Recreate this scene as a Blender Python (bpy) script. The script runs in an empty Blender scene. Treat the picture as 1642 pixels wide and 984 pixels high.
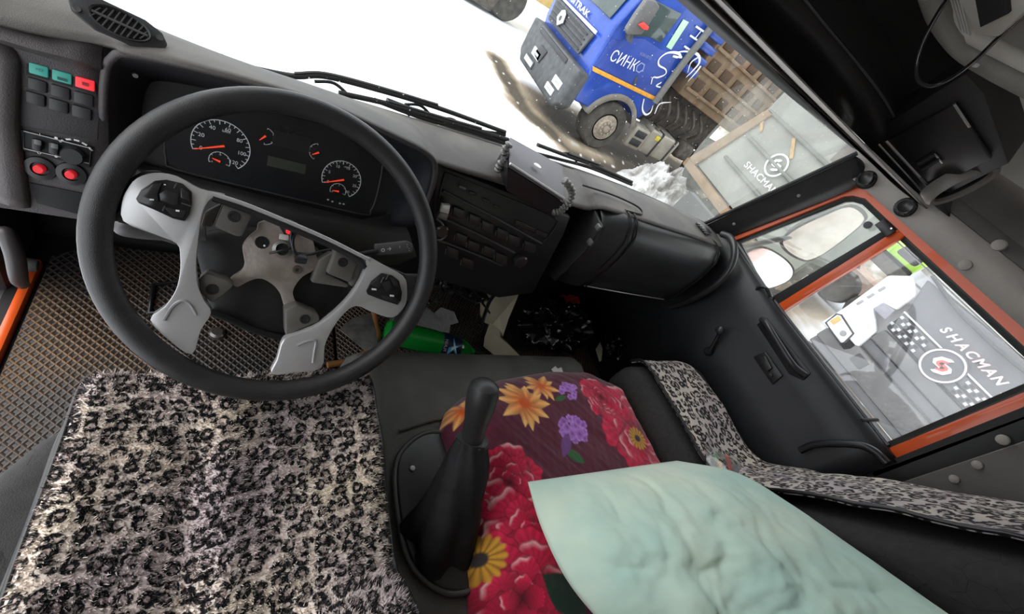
import bpy, bmesh, math, random
import numpy as np
from mathutils import Vector, Matrix, noise as mnoise
random.seed(7)
SC = bpy.context.scene
COL = SC.collection
# ------------------------------------------------------------------ camera, world, light, exposure
CAM = Vector((-0.0874, -0.5429, 1.2989))
RW = ((0.81773325, -0.29415976, 0.49475486), (0.08853407, -0.78504283, -0.61308194), (0.56874779, 0.54514015, -0.61591247))
F = 665.0
cd = bpy.data.cameras.new('camera')
cd.sensor_fit = 'HORIZONTAL'; cd.sensor_width = 36; cd.lens = F / 1642 * 36
cd.clip_start = 0.01; cd.clip_end = 300
cam = bpy.data.objects.new('camera', cd); COL.objects.link(cam)
r0, r1, r2 = [Vector(r) for r in RW]
cam.matrix_world = Matrix(((r0.x, -r1.x, -r2.x, CAM.x), (r0.y, -r1.y, -r2.y, CAM.y), (r0.z, -r1.z, -r2.z, CAM.z), (0, 0, 0, 1)))
SC.camera = cam
w = bpy.data.worlds.new('overcast'); SC.world = w; w.use_nodes = True
nt = w.node_tree
bg = nt.nodes['Background']; bg.inputs[0].default_value = (0.93, 0.965, 1.0, 1); bg.inputs[1].default_value = 1.0
sd = bpy.data.lights.new('sun', 'SUN'); sd.energy = 0.9; sd.angle = math.radians(50); sd.color = (1, 0.97, 0.93)
sun = bpy.data.objects.new('sun', sd); COL.objects.link(sun)
sun.rotation_euler = Vector((0.75, -0.35, -0.75)).to_track_quat('-Z', 'Y').to_euler()
SC.view_settings.view_transform = 'Standard'; SC.view_settings.look = 'None'
SC.view_settings.exposure = 1.3; SC.view_settings.gamma = 1; SC.view_settings.use_curve_mapping = False
SC.cycles.max_bounces = 8; SC.cycles.transparent_max_bounces = 16

# ------------------------------------------------------------------ measuring: a photo pixel seen on a known plane of the cab
def ray(px, py):
    a, b = (px - 821) / F, (py - 492) / F
    return (r0 * a + r1 * b + r2).normalized()
def at(px, py, ax, val):
    v = ray(px, py); i = 'XYZ'.index(ax); return CAM + v * ((val - CAM[i]) / v[i])
def onp(px, py, n, p0):
    v = ray(px, py); n = Vector(n); return CAM + v * (n.dot(Vector(p0) - CAM) / n.dot(v))
def crop(x0, y0, s):
    return lambda x, y: (x0 + x / s, y0 + y / s)

# ------------------------------------------------------------------ materials
MATS = {}
def M(name, col, rough=0.6, metal=0.0, var=0.12, vs=12.0, bump=0.0, bs=120.0, spec=0.5, coat=0.0, col2=None, detail=4.0, thr=None, sheen=0.0):
    if name in MATS: return MATS[name]
    m = bpy.data.materials.new(name); m.use_nodes = True; MATS[name] = m
    N = m.node_tree.nodes; L = m.node_tree.links; b = N['Principled BSDF']
    b.inputs['Roughness'].default_value = rough; b.inputs['Metallic'].default_value = metal
    b.inputs['Specular IOR Level'].default_value = spec; b.inputs['Coat Weight'].default_value = coat
    if sheen: b.inputs['Sheen Weight'].default_value = sheen
    tc = N.new('ShaderNodeTexCoord'); no = N.new('ShaderNodeTexNoise'); no.inputs['Scale'].default_value = vs; no.inputs['Detail'].default_value = detail
    L.new(tc.outputs['Object'], no.inputs['Vector'])
    rp = N.new('ShaderNodeValToRGB')
    lo, hi = thr or (0.3, 0.7)
    rp.color_ramp.elements[0].position = lo; rp.color_ramp.elements[1].position = hi
    c = col; c2 = col2 or tuple(min(1, x * (1 + var) + 0.002) for x in c); c1 = c if col2 else tuple(x * (1 - var) for x in c)
    rp.color_ramp.elements[0].color = (*c1, 1); rp.color_ramp.elements[1].color = (*c2, 1)
    L.new(no.outputs['Fac'], rp.inputs[0]); L.new(rp.outputs[0], b.inputs['Base Color'])
    if bump:
        n2 = N.new('ShaderNodeTexNoise'); n2.inputs['Scale'].default_value = bs; n2.inputs['Detail'].default_value = 2
        L.new(tc.outputs['Object'], n2.inputs['Vector'])
        bp = N.new('ShaderNodeBump'); bp.inputs['Strength'].default_value = bump; bp.inputs['Distance'].default_value = 0.004
        L.new(n2.outputs['Fac'], bp.inputs['Height']); L.new(bp.outputs[0], b.inputs['Normal'])
    return m
def emit(name, col, s):
    m = M(name, col, 0.5); b = m.node_tree.nodes['Principled BSDF']
    b.inputs['Emission Color'].default_value = (*col, 1); b.inputs['Emission Strength'].default_value = s
    return m
def glass_mat(name, tint=(1, 1, 1), dirt=0.0, dscale=6.0, dcol=(0.75, 0.76, 0.72), refl=0.06):
    m = bpy.data.materials.new(name); m.use_nodes = True; MATS[name] = m
    N = m.node_tree.nodes; L = m.node_tree.links; N.remove(N['Principled BSDF']); out = N['Material Output']
    t = N.new('ShaderNodeBsdfTransparent'); t.inputs[0].default_value = (*tint, 1)
    g = N.new('ShaderNodeBsdfGlossy'); g.inputs['Roughness'].default_value = 0.02
    mx = N.new('ShaderNodeMixShader'); mx.inputs[0].default_value = refl
    L.new(t.outputs[0], mx.inputs[1]); L.new(g.outputs[0], mx.inputs[2])
    last = mx
    if dirt:
        d = N.new('ShaderNodeBsdfDiffuse'); d.inputs[0].default_value = (*dcol, 1)
        tl = N.new('ShaderNodeBsdfTranslucent'); tl.inputs[0].default_value = (*dcol, 1)
        ad = N.new('ShaderNodeMixShader'); ad.inputs[0].default_value = 0.6
        L.new(d.outputs[0], ad.inputs[1]); L.new(tl.outputs[0], ad.inputs[2])
        tc = N.new('ShaderNodeTexCoord'); no = N.new('ShaderNodeTexNoise'); no.inputs['Scale'].default_value = dscale; no.inputs['Detail'].default_value = 8
        L.new(tc.outputs['Object'], no.inputs['Vector'])
        mr = N.new('ShaderNodeMapRange'); mr.inputs[1].default_value = 0.35; mr.inputs[2].default_value = 0.8; mr.inputs[3].default_value = 0; mr.inputs[4].default_value = dirt
        L.new(no.outputs['Fac'], mr.inputs[0])
        m2 = N.new('ShaderNodeMixShader'); L.new(mr.outputs[0], m2.inputs[0]); L.new(last.outputs[0], m2.inputs[1]); L.new(ad.outputs[0], m2.inputs[2]); last = m2
    L.new(last.outputs[0], out.inputs[0])
    return m

# ------------------------------------------------------------------ geometry helpers
WL = {}
def put(o, parent):
    wl = WL.get(o.name, Vector())
    if parent is not None:
        o.parent = parent; o.matrix_parent_inverse = Matrix.Translation(-WL[parent.name])
    return o
def mesh(name, V, Fs, mat, parent=None, smooth=35, mats=None, fm=None):
    V = [Vector(v) for v in V]
    xs = [v.x for v in V]; ys = [v.y for v in V]; zs = [v.z for v in V]
    c = Vector(((min(xs) + max(xs)) / 2, (min(ys) + max(ys)) / 2, min(zs)))
    me = bpy.data.meshes.new(name); me.from_pydata([v - c for v in V], [], Fs)
    me.materials.append(mat)
    if mats:
        for x in mats: me.materials.append(x)
    if fm: me.polygons.foreach_set('material_index', fm)
    if smooth:
        me.polygons.foreach_set('use_smooth', [True] * len(me.polygons)); me.set_sharp_from_angle(angle=math.radians(smooth))
    me.update()
    o = bpy.data.objects.new(name, me); COL.objects.link(o); o.location = c; WL[o.name] = c
    return put(o, parent)
def from_bm(name, bm, mat, parent=None, smooth=35):
    bmesh.ops.recalc_face_normals(bm, faces=bm.faces)
    bm.verts.index_update()
    V = [v.co.copy() for v in bm.verts]; Fs = [[v.index for v in f.verts] for f in bm.faces]; bm.free()
    return mesh(name, V, Fs, mat, parent, smooth)
def bev(bm, b, seg=2, ang=25):
    if b > 0:
        es = [e for e in bm.edges if len(e.link_faces) == 2 and e.calc_face_angle(0) > math.radians(ang)]
        bmesh.ops.bevel(bm, geom=es, offset=b, offset_type='OFFSET', segments=seg, profile=0.5, affect='EDGES', clamp_overlap=True)
def prism(name, pts, ext, mat, parent=None, bevel=0.003, seg=2, smooth=35, taper=1.0):
    pts = [Vector(p) for p in pts]; ext = Vector(ext); n = len(pts); c = sum(pts, Vector()) / n
    bm = bmesh.new()
    a = [bm.verts.new(p) for p in pts]; b = [bm.verts.new(c + (p - c) * taper + ext) for p in pts]
    bm.faces.new(a); bm.faces.new(b[::-1])
    for i in range(n): bm.faces.new((a[i], b[i], b[(i + 1) % n], a[(i + 1) % n]))
    bmesh.ops.recalc_face_normals(bm, faces=bm.faces)
    bev(bm, bevel, seg)
    return from_bm(name, bm, mat, parent, smooth)
def box(name, c, s, mat, parent=None, rot=None, bevel=0.004, seg=2, smooth=35):
    bm = bmesh.new(); bmesh.ops.create_cube(bm, size=1)
    bmesh.ops.scale(bm, vec=s, verts=bm.verts); bev(bm, bevel, seg)
    if rot is not None:
        R_ = rot if isinstance(rot, Matrix) else Matrix.Rotation(rot[0], 3, 'X') if False else None
        if R_ is None:
            from mathutils import Euler
            R_ = Euler(rot).to_matrix()
        bmesh.ops.rotate(bm, matrix=R_.to_3x3(), verts=bm.verts, cent=(0, 0, 0))
    bmesh.ops.translate(bm, vec=Vector(c), verts=bm.verts)
    return from_bm(name, bm, mat, parent, smooth)
def smoothpath(P, k=6, closed=False):
    P = [Vector(p) for p in P]
    if len(P) < 3: return P
    out = []; n = len(P); m = n if closed else n - 1
    for i in range(m):
        p0 = P[i - 1] if (i > 0 or closed) else P[0] * 2 - P[1]
        p1 = P[i]; p2 = P[(i + 1) % n]
        p3 = P[(i + 2) % n] if (i + 2 < n or closed) else p2 * 2 - p1
        for j in range(k):
            t = j / k
            out.append(0.5 * ((2 * p1) + (p2 - p0) * t + (2 * p0 - 5 * p1 + 4 * p2 - p3) * t * t + (3 * p1 - p0 - 3 * p2 + p3) * t ** 3))
    if not closed: out.append(P[-1])
    return out
def tube_geo(P, r, n=10, closed=False, flat=1.0, up=None):
    P = [Vector(p) for p in P]; m = len(P); V = []; Fs = []
    prev = None
    for i in range(m):
        t = (P[(i + 1) % m] - P[i - 1]) if closed else (P[min(i + 1, m - 1)] - P[max(i - 1, 0)])
        t = t.normalized() if t.length > 1e-9 else Vector((0, 0, 1))
        ref = Vector(up) if up is not None else prev
        if ref is None: ref = Vector((0, 0, 1)) if abs(t.z) < 0.9 else Vector((1, 0, 0))
        a = (ref - t * ref.dot(t)).normalized(); b = t.cross(a); prev = a
        rr = r[i] if isinstance(r, (list, tuple)) else r
        for j in range(n):
            th = 2 * math.pi * j / n; V.append(P[i] + a * (math.cos(th) * rr * flat) + b * (math.sin(th) * rr))
    for i in range(m if closed else m - 1):
        for j in range(n):
            k = (i + 1) % m; Fs.append((i * n + j, i * n + (j + 1) % n, k * n + (j + 1) % n, k * n + j))
    if not closed:
        Fs.append(tuple(range(n))[::-1]); Fs.append(tuple((m - 1) * n + j for j in range(n)))
    return V, Fs
def tube(name, P, r, mat, parent=None, n=10, closed=False, k=6, flat=1.0, up=None):
    if k > 1:
        if isinstance(r, (list, tuple)):
            r = [v.x for v in smoothpath([(x, 0, 0) for x in r], k, closed)]
        P = smoothpath(P, k, closed)
    V, Fs = tube_geo(P, r, n, closed, flat, up)
    return mesh(name, V, Fs, mat, parent, 50)
def basis(ax):
    ax = Vector(ax).normalized(); a = Vector((1, 0, 0)) if abs(ax.x) < 0.8 else Vector((0, 1, 0))
    u = (a - ax * a.dot(ax)).normalized(); return u, ax.cross(u), ax
def lathe(name, o, ax, prof, mat, parent=None, n=24, smooth=35, sx=1.0, u=None, cap=True):
    U, Vv, A = basis(ax)
    if u is not None:
        U = Vector(u).normalized(); Vv = A.cross(U)
    o = Vector(o); V = []; Fs = []
    for r, h in prof:
        for j in range(n):
            th = 2 * math.pi * j / n; V.append(o + U * (r * math.cos(th) * sx) + Vv * (r * math.sin(th)) + A * h)
    m = len(prof)
    for i in range(m - 1):
        for j in range(n): Fs.append((i * n + j, i * n + (j + 1) % n, (i + 1) * n + (j + 1) % n, (i + 1) * n + j))
    if cap and prof[0][0] > 1e-6: Fs.append(tuple(range(n))[::-1])
    if cap and prof[-1][0] > 1e-6: Fs.append(tuple((m - 1) * n + j for j in range(n)))
    bm = bmesh.new(); me = bpy.data.meshes.new('t'); me.from_pydata(V, [], Fs); bm.from_mesh(me); bpy.data.meshes.remove(me)
    bmesh.ops.remove_doubles(bm, verts=bm.verts, dist=1e-6)
    return from_bm(name, bm, mat, parent, smooth)
def loft(name, rows, mat, parent=None, closed=False, thick=0.0, smooth=40, capends=False):
    n = len(rows[0]); V = [Vector(p) for r in rows for p in r]; Fs = []
    for i in range(len(rows) - 1):
        for j in range(n if closed else n - 1):
            k = (j + 1) % n; Fs.append((i * n + j, i * n + k, (i + 1) * n + k, (i + 1) * n + j))
    if capends:
        Fs.append(tuple(range(n))[::-1]); Fs.append(tuple((len(rows) - 1) * n + j for j in range(n)))
    o = mesh(name, V, Fs, mat, parent, smooth)
    if thick:
        md = o.modifiers.new('thick', 'SOLIDIFY'); md.thickness = thick; md.offset = 0
    return o
def text(name, s, o, u, v, h, mat, parent=None, ext=0.001, align='CENTER', shear=0.0, bold=0.0, width=None):
    cu = bpy.data.curves.new(name, 'FONT'); cu.body = s; cu.align_x = align; cu.align_y = 'CENTER'; cu.size = 1; cu.extrude = 0; cu.shear = shear; cu.offset = bold
    cu.resolution_u = 3
    t = bpy.data.objects.new(name, cu); COL.objects.link(t)
    bpy.context.view_layer.update()
    me = bpy.data.meshes.new_from_object(t); V = [x.co.copy() for x in me.vertices]; Fs = [list(p.vertices) for p in me.polygons]
    bpy.data.objects.remove(t); bpy.data.curves.remove(cu); bpy.data.meshes.remove(me)
    hh = max(x.y for x in V) - min(x.y for x in V); ww = max(x.x for x in V) - min(x.x for x in V)
    sy = h / hh; sx = (width / ww) if width else sy
    u = Vector(u).normalized(); v = Vector(v).normalized(); n = u.cross(v); o = Vector(o)
    return mesh(name, [o + u * (x.x * sx) + v * (x.y * sy) + n * ext for x in V], Fs, mat, parent, 0)
def thing(name, label, cat, loc=(0, 0, 0), group=None):
    o = bpy.data.objects.new(name, None); COL.objects.link(o); o.location = Vector(loc); o.empty_display_size = 0.05
    WL[o.name] = Vector(loc); o['label'] = label; o['category'] = cat
    if group: o['group'] = group
    return o
def tag(o, label, cat, group=None, kind=None):
    o['label'] = label; o['category'] = cat
    if group: o['group'] = group
    if kind: o['kind'] = kind
    return o
def struct(o):
    o['kind'] = 'structure'; return o
def sroot(name, loc=(0, 0, 0)):
    o = bpy.data.objects.new(name, None); COL.objects.link(o); o.location = Vector(loc); WL[o.name] = Vector(loc); o['kind'] = 'structure'; return o
def dup(o, delta, parent=None):
    c = o.copy(); COL.objects.link(c); WL[c.name] = WL[o.name] + Vector(delta); c.location = WL[c.name]
    if parent is not None:
        c.parent = parent; c.matrix_parent_inverse = Matrix.Translation(-WL[parent.name])
    return c
def fbm(p, s): return mnoise.noise(Vector(p) * s)

# ================================================================== outside: the yard
G = -1.3
def dseg(p, a, b):
    ax, ay = a; bx, by = b; dx, dy = bx - ax, by - ay
    t = np.clip(((p[0] - ax) * dx + (p[1] - ay) * dy) / (dx * dx + dy * dy), 0, 1)
    return np.hypot(p[0] - ax - t * dx, p[1] - ay - t * dy)
def color_mesh(name, V, Fs, C, rough, parent=None, smooth=60, bump=0.0, bs=60, sheen=0.0):
    m = bpy.data.materials.new(name + '_surface'); m.use_nodes = True
    N = m.node_tree.nodes; L = m.node_tree.links; b = N['Principled BSDF']; b.inputs['Roughness'].default_value = rough
    b.inputs['Specular IOR Level'].default_value = 0.25
    if sheen: b.inputs['Sheen Weight'].default_value = sheen
    a = N.new('ShaderNodeVertexColor'); a.layer_name = 'tint'
    no = N.new('ShaderNodeTexNoise'); no.inputs['Scale'].default_value = bs; no.inputs['Detail'].default_value = 5
    tc = N.new('ShaderNodeTexCoord'); L.new(tc.outputs['Object'], no.inputs['Vector'])
    mx = N.new('ShaderNodeMixRGB'); mx.blend_type = 'MULTIPLY'; mx.inputs[0].default_value = 0.35
    L.new(a.outputs[0], mx.inputs[1]); L.new(no.outputs['Fac'], mx.inputs[2])
    mr = N.new('ShaderNodeMixRGB'); mr.blend_type = 'MULTIPLY'; mr.inputs[0].default_value = 1; mr.inputs[2].default_value = (1.18, 1.18, 1.18, 1)
    L.new(mx.outputs[0], mr.inputs[1]); L.new(mr.outputs[0], b.inputs['Base Color'])
    if bump:
        bp = N.new('ShaderNodeBump'); bp.inputs['Strength'].default_value = bump; bp.inputs['Distance'].default_value = 0.003
        L.new(no.outputs['Fac'], bp.inputs['Height']); L.new(bp.outputs[0], b.inputs['Normal'])
    o = mesh(name, V, Fs, m, parent, smooth)
    ca = o.data.color_attributes.new('tint', 'FLOAT_COLOR', 'POINT')
    C4 = np.ones((len(V), 4), dtype=np.float32); C4[:, :3] = C; ca.data.foreach_set('color', C4.ravel())
    return o
def noise2(X, Y, s, seed=0):
    rng = np.random.RandomState(seed); out = np.zeros_like(X); amp = 1.0; tot = 0
    for o in range(5):
        for q in range(4):
            th = rng.rand() * 6.283; ph = rng.rand() * 6.283
            out += amp * np.sin((X * math.cos(th) + Y * math.sin(th)) * s * (0.7 + 0.6 * rng.rand()) + ph) / 4
        tot += amp; s *= 2.03; amp *= 0.62
    return out / tot
n = 260
gx = np.linspace(-30, 60, n); gy = np.linspace(-40, 70, n)
# finer near the trucks
gx = np.sort(np.concatenate([np.linspace(-60, 3, 40), np.linspace(3.1, 11, 160), np.linspace(11.2, 90, 60)])); gy = np.sort(np.concatenate([np.linspace(-60, -2, 40), np.linspace(-1.9, 10, 160), np.linspace(10.2, 110, 60)]))
XX, YY = np.meshgrid(gx, gy)
nz = noise2(XX, YY, 0.9, 3); nz2 = noise2(XX, YY, 4.0, 5)
d = np.full_like(XX, 99.0)
for a, b, wd in (((4.7, 9.6), (4.62, 7.2), 0.35), ((4.62, 7.2), (5.4, 6.15), 0.55), ((5.4, 6.15), (7.4, 5.9), 0.6), ((7.4, 5.9), (9.6, 6.6), 1.4), ((6.0, 7.6), (11, 7.9), 1.5), ((5.6, 1.0), (9, 0.5), 1.4), ((6.5, 3.4), (12, 3.4), 1.2)):
    d = np.minimum(d, dseg((XX, YY), a, b) / wd)
mud = np.clip(1.35 - d + nz * 0.7 + nz2 * 0.35, 0, 1) ** 1.3
mud = np.where(XX < 3.2, 0, mud)
snow = np.array((0.88, 0.9, 0.93)); mudc = np.array((0.085, 0.07, 0.052)); tan = np.array((0.38, 0.31, 0.22))
Cc = snow * (1 - np.clip(mud * 2.2, 0, 1))[..., None] + tan * np.clip(mud * 2.2, 0, 1)[..., None]
k = np.clip(mud * 1.9 - 0.75, 0, 1)[..., None]; Cc = Cc * (1 - k) + mudc * k
fleck = (noise2(XX, YY, 30, 9) > 0.42)[..., None]; Cc = np.where(fleck & (k > 0.3), 0.75, Cc)
H = G + nz * 0.04 - 0.05 * mud
ids = np.arange(XX.size).reshape(XX.shape)
Fs = np.stack([ids[:-1, :-1], ids[:-1, 1:], ids[1:, 1:], ids[1:, :-1]], -1).reshape(-1, 4).tolist()
ground = struct(color_mesh('ground', np.stack([XX, YY, H], -1).reshape(-1, 3).tolist(), Fs, Cc.reshape(-1, 3), 0.8))

def heap(name, c, rx, ry, h, col, col2, label, cat, seed, nn=48, rough=0.35):
    V = []; Fs = []; cx, cy, cz = c
    for i in range(nn + 1):
        r = i / nn
        for j in range(nn * 2):
            th = 2 * math.pi * j / (nn * 2)
            x, y = r * math.cos(th), r * math.sin(th)
            e = mnoise.fractal(Vector((x * 3 + seed, y * 3, seed)), 0.9, 2.0, 5)
            z = h * (1 - r * r) ** 0.8 * (1 + rough * e) - 0.05 if r < 1 else -0.1
            V.append((cx + rx * x * (1 + 0.12 * e), cy + ry * y * (1 + 0.12 * e), cz + z))
    m2 = nn * 2
    for i in range(nn):
        for j in range(m2): Fs.append((i * m2 + j, i * m2 + (j + 1) % m2, (i + 1) * m2 + (j + 1) % m2, (i + 1) * m2 + j))
    o = mesh(name, V, Fs, M(name + '_' + cat + str(seed), col, 0.9, col2=col2, vs=2.2, bump=0.8, bs=14, thr=(0.4, 0.62)), None, 0)
    if cat: tag(o, label, cat)
    return o
p = at(1085, 350, 'Z', G)
heap('snow_pile', (p.x - 0.5, p.y + 0.5, G), 1.1, 0.75, 0.7, (0.26, 0.25, 0.23), (0.62, 0.62, 0.62), 'lumpy grey snow heap beyond the passenger end of the windscreen', 'snow', 3, rough=0.45)
bank = heap('dirt_bank', (30, 2, G), 8, 34, 6.5, (0.2, 0.17, 0.13), (0.42, 0.4, 0.35), 'long beige bank of dirty snow behind the parked trucks', 'bank', 8, nn=60, rough=0.5)

BLUE = M('truck_blue_paint', (0.012, 0.06, 0.36), 0.35, var=0.2, vs=3, coat=0.5)
BLUE2 = M('truck_blue_fade', (0.018, 0.045, 0.26), 0.4, var=0.35, vs=1.5, col2=(0.05, 0.1, 0.42))
DGREY = M('truck_dark_plastic', (0.045, 0.05, 0.055), 0.6, var=0.3, vs=8, col2=(0.09, 0.095, 0.1))
TYRE = M('dusty_tyre', (0.035, 0.034, 0.032), 0.85, col2=(0.1, 0.09, 0.075), vs=5, bump=0.4, bs=40)
RIMM = M('dusty_rim', (0.36, 0.31, 0.25), 0.6, metal=0.3, var=0.3, vs=20)
WHITEP = M('white_print', (0.85, 0.87, 0.9), 0.5, var=0.05)
SILV = M('silver_strip', (0.7, 0.72, 0.75), 0.3, metal=0.6, var=0.05)
OGLASS = M('dark_truck_glass', (0.06, 0.085, 0.085), 0.08, var=0.3, vs=2, spec=0.8)
ORANGE_S = M('amber_reflector', (0.75, 0.35, 0.04), 0.4, var=0.15)
BROWN = M('rusty_brown_steel', (0.15, 0.09, 0.045), 0.75, col2=(0.25, 0.18, 0.115), vs=4, bump=0.3, bs=20)
BROWN_D = M('brown_steel_recess', (0.08, 0.05, 0.03), 0.85, var=0.3, vs=6)
CHAS = M('dirty_chassis', (0.045, 0.04, 0.036), 0.8, col2=(0.13, 0.11, 0.09), vs=9)
TANK = M('dusty_steel_tank', (0.3, 0.27, 0.22), 0.5, metal=0.3, col2=(0.45, 0.42, 0.36), vs=4)
ys = 6.73
bt = thing('dump_truck', 'blue dump truck cab with white lettering parked across the snowy yard', 'truck', (6.5, 7.9, G))
prof = [(5.2, -0.64), (5.14, -0.1), (5.1, 0.05), (5.07, 0.72), (5.42, 1.9), (5.8, 2.05), (7.02, 2.05), (7.05, 0.1), (7.0, -0.2), (6.86, -0.42)]
prof += [(6.245 + 0.62 * math.cos(t), -0.8 + 0.62 * math.sin(t)) for t in np.linspace(0.62, math.pi - 0.3, 12)] + [(5.6, -0.64)]
prism('cab_body', [(x, ys, z) for x, z in prof], (0, 2.46, 0), BLUE, bt, 0.05, 3)
def side(px, py, o=0.0):
    q = at(px, py, 'Y', ys - o); return q
c6 = crop(820, 0, 3.785)
def S6(x, y, o=0.012): return side(*c6(x, y), o)
# door skin, window, pillar strips
prism('door', [S6(615, 235), S6(650, 250), S6(700, 228), S6(810, 236), S6(905, 300), S6(1010, 330), S6(880, 590), S6(505, 400)], (0, 0.03, 0), BLUE2, bt, 0.01)
prism('door_window', [S6(690, 222, 0.02), S6(830, -20, 0.02), S6(1035, 85, 0.02), S6(905, 262, 0.02), S6(838, 226, 0.02)], (0, 0.03, 0), OGLASS, bt, 0.012)
prism('pale_door_sticker', [S6(940, 285, 0.022), S6(1045, 118, 0.022), S6(1078, 135, 0.022), S6(970, 302, 0.022)], (0, 0.012, 0), M('mint_sticker', (0.5, 0.8, 0.55), 0.5), bt, 0.004)
prism('side_reflector', [S6(498, 405, 0.03), S6(880, 590, 0.03), S6(868, 612, 0.03), S6(495, 432, 0.03)], (0, 0.03, 0), ORANGE_S, bt, 0.004)
mi = prism('wing_mirror', [S6(x, y, 0.3) for x, y in ((705, 215), (700, 185), (760, 90), (830, -5), (880, 5), (905, 45), (840, 150), (790, 215))], (0, 0.12, 0), M('mirror_shell', (0.12, 0.12, 0.12), 0.5), bt, 0.03, 3)
prism('mirror_arm', [(5.3, 6.45, 0.68), (5.42, 6.5, 0.68), (5.42, 6.6, 0.8), (5.3, 6.55, 0.8)], (0.06, 0.25, 0), DGREY, bt, 0.01)
prism('red_mirror_light', [S6(765, 145, 0.31), S6(800, 130, 0.31), S6(832, 160, 0.31), S6(820, 180, 0.31), S6(790, 172, 0.31)], (0, -0.04, 0), M('red_tape', (0.7, 0.06, 0.05), 0.5), bt, 0.01)
prism('door_handle', [S6(755, 470, 0.03), S6(770, 460, 0.03), S6(752, 520, 0.03), S6(738, 518, 0.03)], (0, 0.02, 0), DGREY, bt, 0.004)
a0, a1 = S6(600, 335, 0.016), S6(745, 400, 0.016)
u = Vector((1, 0, 0.09)).normalized(); v = Vector((-0.09, 0, 1)).normalized()
text('door_lettering', 'СИНК', (5.66, ys - 0.02, 0.37), u, v, 0.2, WHITEP, bt, 0.004, width=0.66)
lathe('lettering_ring', S6(782, 410, 0.02), (0, -1, 0), [(0.1, 0), (0.1, 0.005), (0.075, 0.005), (0.075, 0)], M('faded_print', (0.25, 0.32, 0.55), 0.5), bt, 6, cap=False)
text('small_lettering', 'КОМ.АВТО', S6(815, 340, 0.02), u, v, 0.05, M('faded_print', (0, 0, 0)), bt, 0.004, width=0.3)
def stroke(pts, r, nm='line_drawing'):
    P = [S6(x, y, 0.022) for x, y in pts]
    tube(nm, P, [x * 0.6 for x in r] if isinstance(r, list) else r * 0.6, WHITEP, bt, 6, k=4, flat=0.25, up=(0, 1, 0))
stroke([(1035, 350), (1010, 322), (950, 320), (900, 355), (895, 395), (935, 420), (935, 450), (890, 470), (860, 470), (848, 510)], [0.02, 0.05, 0.03, 0.025, 0.03, 0.025, 0.02, 0.03, 0.02, 0.015])
stroke([(1035, 350), (980, 340), (1010, 350)], 0.03)
stroke([(1000, 318), (1060, 312), (1130, 330), (1140, 380), (1100, 430), (1060, 470)], [0.02, 0.03, 0.05, 0.04, 0.03, 0.01])
stroke([(1150, 400), (1120, 440), (1070, 495)], [0.04, 0.03, 0.008]); stroke([(1130, 350), (1090, 380), (1070, 440)], [0.03, 0.025, 0.008])
stroke([(910, 500), (880, 520), (905, 530)], 0.025); stroke([(975, 430), (1005, 445)], 0.015); stroke([(990, 420), (975, 470)], 0.012)
stroke([(805, 600), (795, 660), (815, 695), (845, 680), (860, 640)], [0.02, 0.03, 0.04, 0.03, 0.01]); stroke([(970, 620), (900, 630), (870, 690)], [0.01, 0.03, 0.02])
for i, (xa, ya) in enumerate(((1120, 160), (1085, 215), (1050, 280))):
    stroke([(xa, ya), (xa + 60, ya + 40)], 0.03, 'white_stripe')
stroke([(1150, 190), (1110, 240)], 0.02, 'white_stripe')
for i in range(5):
    a = S6(1215 - 4 * i, 225 + 48 * i, -0.1); b_ = S6(1290 - 4 * i, 265 + 48 * i, -0.1)
    box('side_fairing_rib', (7.3, ys + 0.1, 1.75 - 0.23 * i), (0.45, 0.12, 0.15), BLUE, bt, bevel=0.03)
tube('intake_pipe', [S6(870, 620, 0.05), S6(1030, 400, 0.05), S6(1190, 195, 0.05), S6(1280, 70, 0.05)], 0.07, M('pipe_grey', (0.16, 0.16, 0.15), 0.6), bt, 10)
# front
xf = 5.06
def fr(y, z, o=0.0): return Vector((xf - o, y, z))
prism('grille_panel', [fr(7.2, 0.0), fr(8.85, 0.0), fr(8.95, 0.42), fr(7.08, 0.42)], (-0.05, 0, 0), DGREY, bt, 0.015)
for i in range(4): box('grille_slat', (xf - 0.06, 8.03, 0.06 + 0.095 * i), (0.03, 1.6, 0.03), M('slat_black', (0.03, 0.03, 0.033), 0.5), bt, bevel=0.008)
prism('grille_strip', [fr(7.0, 0.44, 0.05), fr(8.95, 0.44, 0.05), fr(8.95, 0.48, 0.05), fr(7.0, 0.5, 0.05)], (-0.03, 0, 0), SILV, bt, 0.006)
prism('front_emblem', [fr(8.3, 0.06, 0.08), fr(8.14, 0.17, 0.08), fr(8.2, 0.32, 0.08), fr(8.3, 0.36, 0.08), fr(8.4, 0.32, 0.08), fr(8.46, 0.17, 0.08)], (-0.03, 0, 0), SILV, bt, 0.008)
lathe('emblem_recess', fr(8.3, 0.2, 0.115), (-1, 0, 0), [(0.05, 0), (0.03, 0.004), (0, 0.004)], DGREY, bt, 12)
text('front_lettering', 'SITRAK', fr(8.0, 0.57, 0.02), (0, -1, 0), (0, 0, 1), 0.11, SILV, bt, 0.01, width=0.85, bold=0.02)
prism('windscreen', [fr(6.95, 0.76, 0.0), fr(8.95, 0.76, 0.0), (5.36, 8.9, 1.8), (5.36, 7.0, 1.8)], (-0.03, 0, 0.01), OGLASS, bt, 0.02)
prism('bumper', [(5.2, 6.7, -0.12), (5.2, 6.72, -0.8), (5.2, 6.95, -0.98), (5.2, 8.95, -0.98), (5.2, 9.18, -0.8), (5.2, 9.2, -0.12)], (-0.3, 0, 0), DGREY, bt, 0.05, 3)
box('bumper_step', (4.9, 7.95, -0.2), (0.06, 1.5, 0.09), M('slat_black', (0, 0, 0)), bt, bevel=0.02)
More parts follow.
